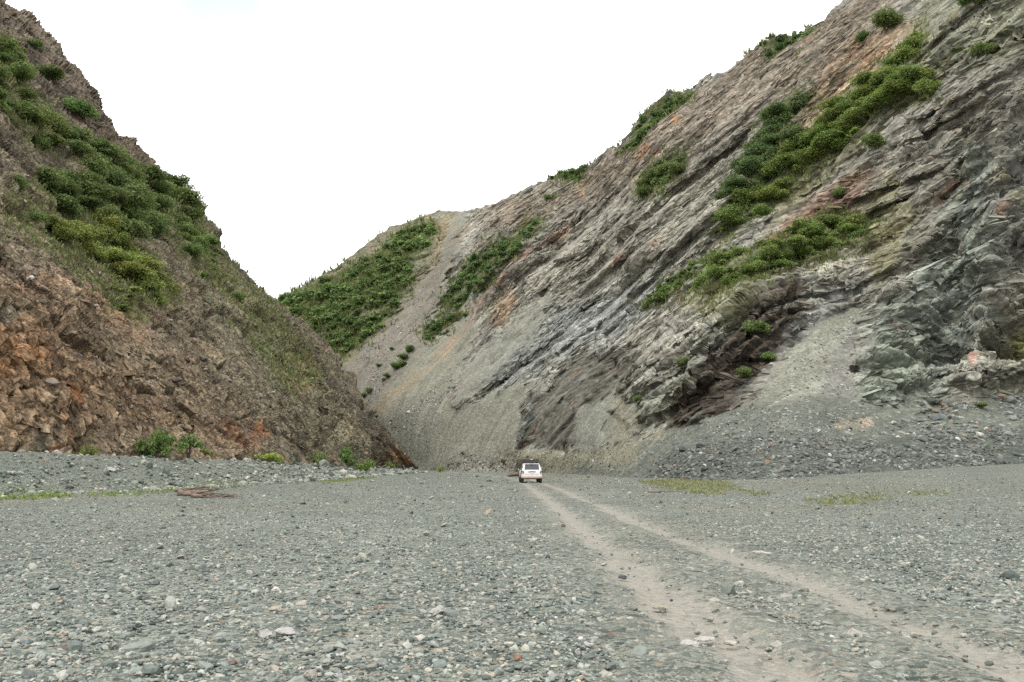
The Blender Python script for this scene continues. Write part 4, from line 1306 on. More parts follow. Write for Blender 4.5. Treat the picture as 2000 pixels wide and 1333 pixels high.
# low grass: on the river bed edges and between the shrubs of the slopes
def grass_mesh(pos, hgt, cols, per, r):
    n = len(pos)
    p = np.repeat(pos, per, 0); h = np.repeat(hgt, per) * r.uniform(0.5, 1.2, n * per); c = np.repeat(cols, per, 0) * r.uniform(0.7, 1.3, (n * per, 1))
    a = r.uniform(0, 6.28, n * per)
    d = np.stack([np.cos(a), np.sin(a), 0 * a], 1)
    sd_ = np.stack([-np.sin(a), np.cos(a), 0 * a], 1)
    p = p + d * (h * r.uniform(0, 0.6, n * per))[:, None]
    w = (h * 0.16)[:, None]
    up = np.array([0, 0, 1.0])
    lean = d * (h * r.uniform(0.2, 0.8, n * per))[:, None]
    V = np.stack([p - sd_ * w - up * 0.02, p + sd_ * w - up * 0.02, p + lean * 0.5 + up * h[:, None] * 0.7 + sd_ * w * 0.7, p + lean + up * h[:, None]], 1).reshape(-1, 3)
    return V, np.arange(len(p) * 4).reshape(-1, 4), np.repeat(c, 4, 0)


gr = np.random.default_rng(55)
pos, cols, hs = [], [], []
dens = [8, 4, 3, 7, 5, 4, 4]
for i, g in enumerate(grass_strips):
    x0, y0 = g.min(0); x1, y1 = g.max(0)
    n = int((x1 - x0) * (y1 - y0) * dens[i])
    x = gr.uniform(x0, x1, n); y = gr.uniform(y0, y1, n)
    j = fbm(np.stack([x, y, 0 * x], 1), 1.6, 2, 601)
    ok = poly_sd(x, y, [tuple(q) for q in g]) + j * 1.6 > 0.0
    ok &= j > -0.15
    x, y = x[ok], y[ok]
    pos.append(np.stack([x, y, ground_h(x, y)], 1))
    hs.append(gr.uniform(0.05, 0.16, len(x)))
    tone = np.array([0.185, 0.19, 0.085]) if i >= 3 else np.array([0.15, 0.20, 0.05])
    cols.append(np.repeat(tone[None], len(x), 0) * gr.uniform(0.7, 1.3, (len(x), 1)))
V, Q, C = grass_mesh(np.concatenate(pos), np.concatenate(hs), np.concatenate(cols), 9, gr)
o = link('grass', np_mesh('grass', V, Q, M_GRASS, C))
tag(o, 'thin yellow green grass in strips along both edges of the river bed', 'grass', kind='stuff')

pos, cols, hs = [], [], []
for side, polys in (('R', [t[1] for t in THICKETS if t[0] == 'R'] + [f[0] for f in FAR] + [[(1450, 560), (1500, 500), (1640, 430), (1720, 440), (1660, 500), (1540, 530)], [(1340, 600), (1420, 530), (1500, 540), (1420, 640)]]),
                    ('L', [t[1] for t in THICKETS if t[0] == 'L'] + [[(350, 420), (540, 600), (640, 740), (560, 760), (430, 600), (360, 520)], [(0, 380), (200, 400), (330, 560), (200, 560), (0, 450)]])):
    S = ML if side == 'L' else MR
    for poly in polys:
        P = np.array(poly, float)
        x0, y0 = P.min(0) - 24; x1, y1 = P.max(0) + 24
        n = int((x1 - x0) * (y1 - y0) / 8)
        x = gr.uniform(x0, x1, n); y = gr.uniform(y0, y1, n)
        ok = (poly_sd(x, y, poly) > gr.normal(0, 13, n) - 3)
        x, y = x[ok], y[ok]
        p, d = S.at(x, y)
        keep = fbm(p, 5.0, 2, 611) > -0.2
        p, d = p[keep], d[keep]
        pos.append(p); hs.append(d / F * gr.uniform(2.5, 10.0, len(d)))
        mixv = gr.uniform(0, 1, (len(d), 1))
        cols.append(np.array([0.09, 0.125, 0.04]) * (1 - mixv) + np.array([0.16, 0.165, 0.065]) * mixv)
V, Q, C = grass_mesh(np.concatenate(pos), np.concatenate(hs), np.concatenate(cols), 4, gr)
o = link('undergrowth', np_mesh('undergrowth', V, Q, M_GRASS, C))
tag(o, 'dry grass and weeds between the shrubs on the slopes', 'undergrowth', kind='stuff')

# ================================================================== STONES AND DRIFTWOOD
import bmesh


def stone_shape(seed, sub, cuts, rounded=0.0):
    r = np.random.default_rng(seed)
    bm = bmesh.new()
    bmesh.ops.create_icosphere(bm, subdivisions=sub, radius=1.0)
    V = np.array([v.co[:] for v in bm.verts])
    T = np.array([[v.index for v in f.verts] for f in bm.faces])
    bm.free()
    for _ in range(cuts):
        n = r.normal(size=3); n /= np.linalg.norm(n)
        d = r.uniform(0.42, 0.85)
        ex = np.maximum(0, V @ n - d)
        V = V - n * (ex * (1 - rounded))[:, None]
    V = V * (1 + 0.08 * r.normal(size=(len(V), 1)))
    V = V - V.mean(0)
    V /= np.abs(V).max(0)
    return V, T


HI = [stone_shape(2000 + k, 2, 9, 0.15) for k in range(14)]
MD = [stone_shape(2100 + k, 1, 7, 0.1) for k in range(16)]
LO = [stone_shape(2200 + k, 1, 6) if k < 0 else stone_shape(2200 + k, 1, 6) for k in range(4)]


def octa(seed):
    r = np.random.default_rng(seed)
    V = np.array([(1, 0, 0), (0, 1, 0), (-1, 0, 0), (0, -1, 0), (0, 0, 1), (0, 0, -1), ], float) + r.normal(size=(6, 3)) * 0.28
    T = np.array([(0, 1, 4), (1, 2, 4), (2, 3, 4), (3, 0, 4), (1, 0, 5), (2, 1, 5), (3, 2, 5), (0, 3, 5)])
    return V, T


OC = [octa(2300 + k) for k in range(24)]
PAL = np.array([(*c, p) for p, c in STONE_RAMP])


def stone_cols(u):
    return np.stack([np.interp(u, PAL[:, 3], PAL[:, i]) for i in range(3)], 1)


def scatter(pos, size, cols, shapes, r, flat=(0.35, 0.75), tilt=0.35, sink=0.2):
    n = len(pos)
    k = r.integers(0, len(shapes), n)
    a = r.uniform(0, 6.283, n); t = r.normal(0, tilt, n); t2 = r.normal(0, tilt, n)
    sx = size * r.uniform(0.8, 1.25, n); sy = size * r.uniform(0.55, 0.95, n); sz = size * r.uniform(*flat, n)
    Vs, Ts, Cs, off = [], [], [], 0
    for s in range(len(shapes)):
        m = k == s
        if not m.any():
            continue
        V, T = shapes[s]
        L = V[None] * np.stack([sx[m], sy[m], sz[m]], 1)[:, None]
        ct, st = np.cos(t[m])[:, None], np.sin(t[m])[:, None]
        y = L[..., 1] * ct - L[..., 2] * st; z = L[..., 1] * st + L[..., 2] * ct
        x = L[..., 0]
        c2, s2 = np.cos(t2[m])[:, None], np.sin(t2[m])[:, None]
        x, z = x * c2 - z * s2, x * s2 + z * c2
        ca, sa = np.cos(a[m])[:, None], np.sin(a[m])[:, None]
        x, y = x * ca - y * sa, x * sa + y * ca
        W_ = np.stack([x, y, z], -1) + pos[m][:, None] + np.array([0, 0, 1.0]) * (sz[m] * (0.5 - sink))[:, None, None]
        cnt = m.sum()
        Vs.append(W_.reshape(-1, 3)); Ts.append((T[None] + (np.arange(cnt) * len(V))[:, None, None] + off).reshape(-1, 3)); off += cnt * len(V)
        Cs.append(np.repeat(cols[m], len(V), 0))
    return np.concatenate(Vs), np.concatenate(Ts), np.concatenate(Cs)


def stuff(name, parts, label, cat, mat=None):
    V, T, C, off = [], [], [], 0
    for v, t, c in parts:
        V.append(v); T.append(t + off); C.append(c); off += len(v)
    o = link(name, np_mesh(name, np.concatenate(V), np.concatenate(T), mat or M_STONE, np.concatenate(C)))
    return tag(o, label, cat, kind='stuff')


sr = np.random.default_rng(71)
parts = []
tiers = {'hi': [], 'md': [], 'lo': []}
yb = 926.0
while yb < 1352:
    step = max(2.0, (yb - 905) * 0.03)
    Y = CAMZ * F / (yb + step / 2 - HY)
    ppm = F / Y
    med = 0.0195
    smin_px = 1.25
    # mean half size in px
    base = np.maximum(med * ppm, smin_px)
    cover = np.interp(yb, [926, 980, 1100, 1350], [0.2, 0.38, 0.62, 0.85])
    foot = (2 * base) ** 2 * 0.8 * 0.45
    n = int(cover * 2300 * step / foot)
    x = sr.uniform(-130, 2130, n); y = sr.uniform(yb, yb + step, n)
    Yd = CAMZ * F / (y - HY)
    s = np.exp(sr.normal(0, 0.42, n)) * base / ppm
    big = sr.uniform(0, 1, n) < 0.02
    s[big] *= sr.uniform(1.5, 2.6, big.sum())
    X = (x - CX) / F * Yd
    tmk, twk, _, _ = track_mask(X, Yd)
    pt = fbm(np.stack([X, Yd, 0 * X], 1), 2.6, 3, 523)
    keep = sr.uniform(0, 1, n) > np.clip(0.8 * tmk + 0.35 * twk + 0.35 * sstep(0.1, 0.5, pt), 0, 0.95)
    keep &= (X > left_edge(Yd) - 0.5) & (X < 16 + 0.3 * Yd)
    X, Yd, s, tw_ = X[keep], Yd[keep], s[keep], twk[keep]
    px_ = s * F / Yd
    tiers['hi' if yb > 1170 else ('md' if yb > 1010 else 'lo')].append((X, Yd, s, tw_))
    yb += step
for key, shp in (('hi', MD), ('md', MD), ('lo', OC)):
    A = [np.concatenate(q) for q in zip(*tiers[key])]
    X, Yd, s, tw_ = A
    pos = np.stack([X, Yd, ground_h(X, Yd)], 1)
    u = np.clip(sr.beta(1.25, 1.35, len(X)), 0, 0.86)
    odd = sr.uniform(0, 1, len(X))
    u = np.where(odd < 0.05, sr.uniform(0.86, 1.0, len(X)), u)
    c = stone_cols(u)
    c = c * sr.uniform(0.85, 1.15, (len(X), 1)) * np.array([1.01, 1.01, 0.985])
    dust = 0.5 * tw_[:, None] * sr.uniform(0.3, 1, (len(X), 1))
    c = c * (1 - dust) + np.array([0.30, 0.275, 0.23]) * dust
    if key == 'hi':
        bigm = s > 0.045
        parts.append(scatter(pos[bigm], s[bigm], c[bigm], HI, sr))
        parts.append(scatter(pos[~bigm], s[~bigm], c[~bigm], shp, sr))
    else:
        parts.append(scatter(pos, s, c, shp, sr))
stuff('gravel', parts, 'loose grey green pebbles strewn over the whole river bed', 'gravel')

# coarse rubble: the bank on the left, the dark scree toe on the right, and stones lying on the slopes
parts = []
n = 9000
Yb = 34 * np.exp(sr.uniform(0, np.log(200 / 34), n)); Xb = left_edge(Yb) - np.abs(sr.normal(0, 4.2, n)) + 1.0
s = np.exp(sr.normal(0, 0.62, n)) * 0.06 * (Yb / 45) ** 0.7
pos = np.stack([Xb, Yb, ground_h(Xb, Yb)], 1)
u = np.where(sr.uniform(0, 1, n) < 0.10, sr.uniform(0.9, 0.97, n), sr.beta(1.8, 1.6, n) * 0.85)
parts.append(scatter(pos, s, stone_cols(u) * np.array([1.0, 0.985, 0.92]), MD, sr, (0.4, 0.8)))


def slope_rubble(S, mask_polys, n, spx, colf, shapes, weight=None, tail=0.5):
    for poly in mask_polys:
        P = np.array(poly, float)
        x0, y0 = P.min(0); x1, y1 = P.max(0)
        x = sr.uniform(x0, x1, n); y = sr.uniform(y0, y1, n)
        ok = poly_sd(x, y, poly) > sr.normal(0, 6, n)
        x, y = x[ok], y[ok]
        p, d = S.at(x, y)
        cl = fbm(p, 7.0, 3, 701) > (-0.1 if weight is None else weight)
        p, d = p[cl], d[cl]
        m = len(p)
        s = np.exp(sr.normal(0, tail, m)) * spx * d / F
        parts.append(scatter(p, s, colf(m), shapes, sr, (0.45, 0.9), 0.5, 0.3))


def grey(m, a=(0.16, 0.175, 0.155), b=(0.34, 0.34, 0.30), pale=0.06, brown=0.05):
    q = sr.uniform(0, 1, (m, 1)) ** 1.3
    c = np.array(a) * (1 - q) + np.array(b) * q
    w = sr.uniform(0, 1, m) < pale
    c[w] = np.array([0.5, 0.48, 0.43])
    br = sr.uniform(0, 1, m) < brown
    c[br] = np.array([0.24, 0.17, 0.12])
    return c


slope_rubble(MR, [[(1240, 945), (1300, 890), (1460, 852), (1700, 858), (2100, 830), (2100, 912), (1850, 915), (1700, 926), (1460, 946)]], 8000, 2.3, lambda m: grey(m, (0.08, 0.09, 0.08), (0.24, 0.245, 0.22), 0.02, 0.03), MD, -0.35)
slope_rubble(MR, [[(1240, 945), (1460, 856), (1700, 862), (2100, 850), (2100, 912), (1850, 915), (1700, 926), (1460, 946)]], 300, 3.6, lambda m: grey(m, (0.10, 0.11, 0.10), (0.25, 0.25, 0.225), 0.03, 0.0), HI, -0.4)
slope_rubble(MR, [[(1700, 860), (1800, 800), (2100, 740), (2100, 850)]], 1500, 3.6, lambda m: grey(m, (0.10, 0.115, 0.105), (0.28, 0.29, 0.26)), MD, -0.2)
slope_rubble(MR, [[(1450, 810), (1500, 750), (1680, 600), (1665, 700), (1690, 815), (1600, 850), (1300, 880)]], 3600, 1.6, lambda m: grey(m), OC, -0.3)
slope_rubble(MR, [[(1250, 900), (1300, 850), (1450, 800), (1700, 800), (1750, 860), (1460, 880)]], 3500, 1.5, lambda m: grey(m, (0.12, 0.13, 0.12), (0.30, 0.30, 0.275), 0.04, 0.03), OC, -0.3)
slope_rubble(MR, [[(980, 925), (1000, 885), (1130, 885), (1250, 860), (1240, 935), (1060, 925)], [(860, 918), (900, 880), (1010, 900), (1000, 922)]], 900, 1.8, lambda m: grey(m, (0.15, 0.15, 0.125), (0.34, 0.32, 0.27)), OC, -0.3)
slope_rubble(MR, [[(660, 740), (830, 560), (880, 560), (720, 800)], [(740, 840), (870, 720), (920, 700), (870, 820), (800, 900)]], 5000, 1.2, lambda m: grey(m, (0.17, 0.17, 0.16), (0.42, 0.41, 0.38), 0.06), OC, 0.0)
slope_rubble(ML, [[(0, 420), (140, 470), (330, 620), (520, 800), (700, 900), (0, 890)]], 5200, 2.4, lambda m: grey(m, (0.11, 0.09, 0.07), (0.30, 0.25, 0.20), 0.03), MD, -0.05)
slope_rubble(ML, [[(0, 420), (140, 470), (330, 620), (520, 800), (0, 890)]], 500, 3.8, lambda m: grey(m, (0.11, 0.085, 0.065), (0.26, 0.20, 0.155), 0.0), HI, 0.0)
slope_rubble(ML, [[(400, 480), (560, 620), (700, 780), (760, 890), (560, 870), (430, 680)]], 1800, 2.0, lambda m: grey(m, (0.10, 0.095, 0.08), (0.30, 0.29, 0.25), 0.05), MD, -0.1)
slope_rubble(ML, [[(0, 20), (130, 140), (300, 330), (420, 470), (540, 600), (500, 600), (380, 460), (200, 280), (0, 100)]], 700, 3.2, lambda m: grey(m, (0.09, 0.075, 0.065), (0.24, 0.20, 0.17), 0.0), HI, -0.1, 0.4)
slope_rubble(MR, [[(1500, 560), (1700, 300), (1900, 100), (2000, 0), (2000, 760), (1700, 800)]], 2200, 2.2, lambda m: grey(m, (0.10, 0.10, 0.09), (0.27, 0.26, 0.23), 0.03), MD, 0.05)
stuff('rubble', parts, 'coarse broken stones on the banks, the scree toes and the slopes', 'rubble')

# ---------------------------------------------------------------- stones large enough to point at
BIG = [  # x, y of the base, width px, height ratio, colour, label
    (855, 1204, 34, 0.6, (0.47, 0.45, 0.40), 'pale upright stone in the middle of the gravel left of the ruts'),
    (515, 1246, 34, 0.45, (0.42, 0.41, 0.38), 'left one of two whitish flat stones touching each other'),
    (558, 1243, 48, 0.36, (0.44, 0.42, 0.39), 'right and longer one of two whitish flat stones touching each other'),
    (535, 1194, 32, 0.28, (0.42, 0.36, 0.29), 'flat tan stone above the pair of whitish stones'),
    (606, 1324, 26, 0.6, (0.46, 0.40, 0.34), 'rounded pinkish stone at the bottom edge left of centre'),
    (662, 1325, 20, 0.6, (0.50, 0.49, 0.46), 'small white stone right of the rounded pinkish one'),
    (746, 1304, 26, 0.7, (0.28, 0.29, 0.27), 'squarish grey block stone near the bottom edge'),
    (632, 1300, 30, 0.45, (0.33, 0.34, 0.30), 'flat greenish stone leaning by the bottom edge'),
    (650, 1287, 30, 0.3, (0.48, 0.49, 0.47), 'thin pale flat stone above the greenish one'),
    (662, 1215, 32, 0.35, (0.25, 0.27, 0.25), 'long flat grey green stone above the white stones'),
    (47, 1264, 38, 0.4, (0.19, 0.215, 0.22), 'blue grey flat stone at the lower left'),
    (128, 1272, 28, 0.5, (0.25, 0.19, 0.15), 'brown stone right of the blue grey one at lower left'),
    (118, 1246, 20, 0.35, (0.38, 0.22, 0.14), 'small orange stone above the brown one at lower left'),
    (49, 1328, 36, 0.45, (0.14, 0.15, 0.15), 'dark slate stone in the bottom left corner'),
    (362, 1240, 28, 0.6, (0.29, 0.31, 0.26), 'rounded olive grey stone at lower left of centre'),
    (458, 1270, 26, 0.5, (0.33, 0.35, 0.34), 'pale blue grey stone among rusty pebbles'),
    (455, 1300, 18, 0.4, (0.22, 0.13, 0.10), 'small rusty stone below the pale blue grey one'),
    (1352, 1266, 44, 0.34, (0.50, 0.48, 0.44), 'white flat stone beside the left rut near the bottom'),
    (1378, 1254, 40, 0.14, (0.47, 0.45, 0.40), 'thin white slab just behind the white flat stone by the rut'),
    (1428, 1260, 30, 0.3, (0.45, 0.42, 0.36), 'pale stone pressed into the left rut near the bottom'),
    (1154, 1267, 24, 0.4, (0.46, 0.46, 0.44), 'white stone on the gravel left of the ruts near the bottom'),
    (1194, 1248, 22, 0.5, (0.15, 0.12, 0.10), 'dark brown stone left of the ruts near the bottom'),
    (1156, 1286, 20, 0.6, (0.44, 0.42, 0.40), 'upright pale stone below the white one left of the ruts'),
    (1010, 1292, 19, 0.7, (0.36, 0.19, 0.11), 'orange brown stone near the bottom centre'),
    (1290, 1190, 32, 0.2, (0.40, 0.37, 0.24), 'thin yellowish slab beside the left rut'),
    (1218, 1132, 20, 0.5, (0.13, 0.13, 0.14), 'dark pointed stone on the crown between the ruts'),
    (1490, 1085, 40, 0.2, (0.50, 0.46, 0.42), 'wide whitish slab on the crest between the ruts and the right gravel'),
    (1253, 1042, 16, 0.3, (0.48, 0.46, 0.43), 'white flat stone between the two ruts halfway to the car'),
    (1042, 1056, 18, 0.3, (0.48, 0.48, 0.45), 'white flat stone left of the ruts halfway to the car'),
    (1100, 1030, 12, 0.6, (0.21, 0.16, 0.12), 'small brown stone on the edge of the left rut'),
    (955, 941, 11, 0.5, (0.20, 0.14, 0.10), 'brown boulder on the bed left of the white car'),
    (932, 932, 8, 0.5, (0.20, 0.16, 0.13), 'small dark boulder farther left behind the brown one'),
    (110, 891, 18, 0.7, (0.50, 0.46, 0.43), 'white boulder on top of the gravel bank at far left'),
    (145, 908, 12, 0.4, (0.17, 0.17, 0.15), 'dark flat boulder on the left gravel bank below the white one'),
    (83, 903, 9, 0.6, (0.36, 0.20, 0.13), 'orange boulder on the left gravel bank'),
    (215, 922, 20, 0.5, (0.47, 0.44, 0.41), 'pale broken boulder in the middle of the left gravel bank'),
    (365, 896, 20, 0.5, (0.36, 0.34, 0.31), 'grey boulder in front of the airy bush on the bank'),
    (35, 959, 14, 0.5, (0.47, 0.46, 0.43), 'white stone at the lower edge of the left bank'),
    (135, 956, 16, 0.6, (0.09, 0.095, 0.09), 'black stone at the lower edge of the left bank'),
    (1320, 912, 9, 0.6, (0.40, 0.33, 0.26), 'tan boulder low on the dark scree right of the car'),
    (1500, 905, 11, 0.8, (0.34, 0.25, 0.17), 'tan pointed boulder in the dark scree toe'),
    (1915, 912, 30, 0.4, (0.16, 0.155, 0.14), 'dark flat boulder at the scree edge far right'),
    (1815, 930, 8, 0.4, (0.45, 0.33, 0.26), 'pinkish stone on the bed at the edge of the right scree'),
    (1936, 1116, 20, 0.4, (0.33, 0.30, 0.27), 'grey brown stone at the right side of the bed'),
    (1180, 1105, 12, 0.5, (0.47, 0.45, 0.42), 'small pale stone left of the left rut in the middle distance')]
shapes_me = {}
BIG_G = to_ground([q[0] for q in BIG], [q[1] for q in BIG])
for i, (x, y, w, hr, c, lab) in enumerate(BIG):
    g = BIG_G[i]
    c = tuple(0.74 * q + 0.02 for q in c)
    if x > 1200 and y < 935 and x != 1815:
        p, d = MR.at(np.array([x]), np.array([y]))
        if d[0] < g[1] + 3:
            g = p[0]
    d = g[1]
    s = w * 0.5 * d / F
    V, T = stone_shape(3000 + i, 3, 10, 0.12)
    P3 = V * 1.7
    V = V * (1 + 0.06 * fbm(P3 + i * 9.1, 1.0, 3, 801))[:, None]
    V = V * np.array([s, s * 0.75, max(0.02, s * hr * 1.25)])
    cc = np.repeat(np.array(c)[None], len(V), 0) * (1 + 0.25 * fbm(P3 + i * 3.3, 0.8, 2, 803))[:, None]
    o = link('stone' if w < 60 and d < 30 else 'boulder', np_mesh('stone', V, T, M_STONE, cc), loc=(g[0], g[1] + s * 0.3, g[2] + max(0.02, s * hr) * 0.55))
    o.rotation_euler = (sr.normal(0, 0.06), sr.normal(0, 0.06), sr.normal(0, 0.3))
    tag(o, lab, 'stone' if d < 30 else 'boulder')

# ---------------------------------------------------------------- driftwood
def branch(name, base, length, rad, yaw, pitch, label, group, seed, forks=2):
    r = np.random.default_rng(seed)
    pts, rr = [], []
    for k in range(7):
        t = k / 6 - 0.5
        pts.append((t * length, 0.05 * length * math.sin(3 * t + seed), 0.03 * length * math.cos(4 * t + seed) + r.normal(0, 0.008)))
        rr.append(rad * (1.1 - 0.9 * (t + 0.5)) + 0.004)
    tubes = [tube_np(pts, rr, 7)]
    for f in range(forks):
        k = 1 + f
        p = np.array(pts[k]); a = r.uniform(-1, 1)
        tubes.append(tube_np([p, p + np.array([0.16 * length, 0.12 * length * a, 0.05 * length]), p + np.array([0.34 * length, 0.2 * length * a, 0.06 * length])], [rr[k] * 0.7, rr[k] * 0.5, 0.004], 5))
    o = link(name, tube_mesh(name, tubes, M_DRIFT), loc=base)
    o.rotation_euler = (0, pitch, yaw)
    return tag(o, label, 'driftwood', group=group)


dl = ['longest branch along the front of the driftwood pile on the left bed edge', 'thick log at the left end of the driftwood pile', 'forked branch on top of the driftwood pile', 'thin branch sticking out right of the driftwood pile',
      'short thick branch in the middle of the driftwood pile', 'curved branch at the back of the driftwood pile', 'bleached branch lying flat under the driftwood pile', 'twisted branch at the left back of the driftwood pile', 'thin reddish branch across the driftwood pile']
dspec = [(425, 971, 2.5, 0.055, 0.05, 0.0), (378, 966, 1.5, 0.13, 0.2, 0.02), (385, 960, 1.5, 0.07, -0.25, -0.05), (440, 970, 1.4, 0.035, 0.0, 0.0), (396, 966, 1.1, 0.10, 0.5, 0.03), (375, 962, 1.8, 0.06, 0.35, 0.0), (400, 969, 2.2, 0.06, -0.1, 0.0), (366, 961, 1.0, 0.08, -0.5, 0.06), (405, 964, 2.0, 0.045, 0.15, -0.03)]
for i, ((x, y, ln, rd, yaw, pt), lab) in enumerate(zip(dspec, dl)):
    g = to_ground(x, y + 3)[0]
    up = [0.05, 0.12, 0.26, 0.05, 0.14, 0.16, 0.07, 0.16, 0.24][i]
    branch('driftwood_branch', (g[0], g[1], g[2] + up), ln, rd * 1.35, yaw, pt, lab, 'branches of the driftwood pile', 40 + i, 4)
g = to_ground(1283, 963)[0]
branch('driftwood_log', (g[0], g[1], g[2] + 0.06), 1.0, 0.09, 0.1, 0.0, 'short dark reddish log in the gravel by the right grass patch', None, 61, 1)
g = to_ground(1310, 962)[0]
branch('stick', (g[0], g[1], g[2] + 0.03), 1.3, 0.025, 0.05, 0.0, 'thin stick lying beside the dark reddish log', None, 62, 1)
Yl = 118.0
M_RED = plain('red_brown_wood', (0.12, 0.065, 0.045), 0.95, noise=0.6, nscale=6)
pts = [(-0.9, 0, 0.12), (-0.5, 0.1, 0.2), (0, 0, 0.26), (0.5, -0.1, 0.30), (0.8, 0, 0.32)]
tb = [tube_np(pts, [0.08, 0.2, 0.24, 0.27, 0.22], 9), tube_np([(0.7, 0, 0.3), (0.8, 0.1, 0.7), (0.95, 0.1, 0.9)], [0.16, 0.13, 0.05], 6), tube_np([(0.7, 0, 0.3), (0.95, -0.2, 0.4), (1.15, -0.3, 0.3)], [0.14, 0.1, 0.03], 6),
      tube_np([(0, 0, 0.25), (-0.25, 0.2, 0.5), (-0.45, 0.3, 0.55)], [0.1, 0.07, 0.02], 5)]
X = (1003 - CX) / F * Yl
o = link('fallen_log', tube_mesh('fallen_log', tb, M_RED), loc=(X, Yl, float(ground_h(X, Yl))))
tag(o, 'reddish brown fallen log with root stubs lying behind the car on its left', 'log')

# ================================================================== THE CAR
def car_paint():
    m, nt, b = new_mat('dusty_white_paint')
    L = nt.links.new
    tc = N(nt, 'ShaderNodeTexCoord').outputs['Object']
    sp = N(nt, 'ShaderNodeSeparateXYZ'); L(tc, sp.inputs[0])
    nz = N(nt, 'ShaderNodeTexNoise', i_Scale=4.0, i_Detail=5.0); L(tc, nz.inputs['Vector'])
    h = math_n(nt, 'ADD', sp.outputs['Z'], math_n(nt, 'MULTIPLY_ADD', nz.outputs['Fac'], 0.3, -0.15))
    f = N(nt, 'ShaderNodeMapRange'); L(h, f.inputs['Value'])
    f.inputs['From Min'].default_value = 0.42; f.inputs['From Max'].default_value = 0.92; f.inputs['To Min'].default_value = 0.95; f.inputs['To Max'].default_value = 0.05
    c = mixc(nt, f.outputs[0], (0.62, 0.61, 0.60), (0.27, 0.165, 0.095))
    L(c, b.inputs['Base Color'])
    L(math_n(nt, 'MULTIPLY_ADD', f.outputs[0], 0.5, 0.32), b.inputs['Roughness'])
    b.inputs['Coat Weight'].default_value = 0.3
    return m


M_PAINT = car_paint()
M_GLASS = plain('dark_tinted_glass', (0.018, 0.02, 0.026), 0.08, spec=0.6)
M_TYRE = plain('dusty_rubber', (0.05, 0.042, 0.036), 0.9, noise=0.4)
M_RIM = plain('rim_alloy', (0.32, 0.31, 0.30), 0.45, 0.7)
M_BLACK = plain('black_plastic', (0.02, 0.02, 0.022), 0.6)
M_LENS = plain('dark_red_lens', (0.045, 0.01, 0.009), 0.25)
M_CLEAR = plain('clear_lens', (0.55, 0.52, 0.48), 0.15)
M_PLATE = plain('plate_white', (0.55, 0.55, 0.52), 0.5)
M_CHROME = plain('chrome', (0.6, 0.6, 0.6), 0.2, 1.0)
M_BOX = plain('roof_box_shell', (0.022, 0.026, 0.032), 0.5)
M_BOXTOP = plain('roof_box_lid', (0.17, 0.105, 0.075), 0.8, noise=0.3)


def loft(name, rings, mat, parent, smooth=True, caps=True, bev=0.0):
    """rings: equal-length lists of points; skinned into one closed surface"""
    bm = bmesh.new()
    R = [[bm.verts.new(p) for p in r] for r in rings]
    n = len(R[0])
    for a, b_ in zip(R[:-1], R[1:]):
        for k in range(n):
            bm.faces.new((a[k], a[(k + 1) % n], b_[(k + 1) % n], b_[k]))
    if caps:
        bm.faces.new(R[0][::-1]); bm.faces.new(R[-1])
    bmesh.ops.recalc_face_normals(bm, faces=bm.faces)
    if bev:
        bmesh.ops.bevel(bm, geom=[e for e in bm.edges if e.calc_face_angle(0) > 0.6], offset=bev, segments=2, affect='EDGES', profile=0.6)
    me = bpy.data.meshes.new(name); bm.to_mesh(me); bm.free()
    me.materials.append(mat)
    for p in me.polygons:
        p.use_smooth = False
    return link(name, me, parent)


def box(name, x0, x1, y0, y1, z0, z1, mat, parent, bev=0.02):
    return loft(name, [[(x0, y, z0), (x1, y, z0), (x1, y, z1), (x0, y, z1)] for y in (y0, y1)], mat, parent, bev=bev)


def panel(name, quad, thick, mat, parent, bev=0.0):
    """a flat plate through four corners, given a thickness along its normal"""
    q = [Vector(p) for p in quad]
    n = (q[1] - q[0]).cross(q[3] - q[0]).normalized()
    return loft(name, [[tuple(p - n * thick * 0.5) for p in q], [tuple(p + n * thick * 0.5) for p in q]], mat, parent, bev=bev)


from mathutils import Vector


def ring_half(pts):
    """mirror a half outline of (x, z) points running from the bottom centre side to the top"""
    return pts + [(-x, z) for x, z in pts[::-1]]


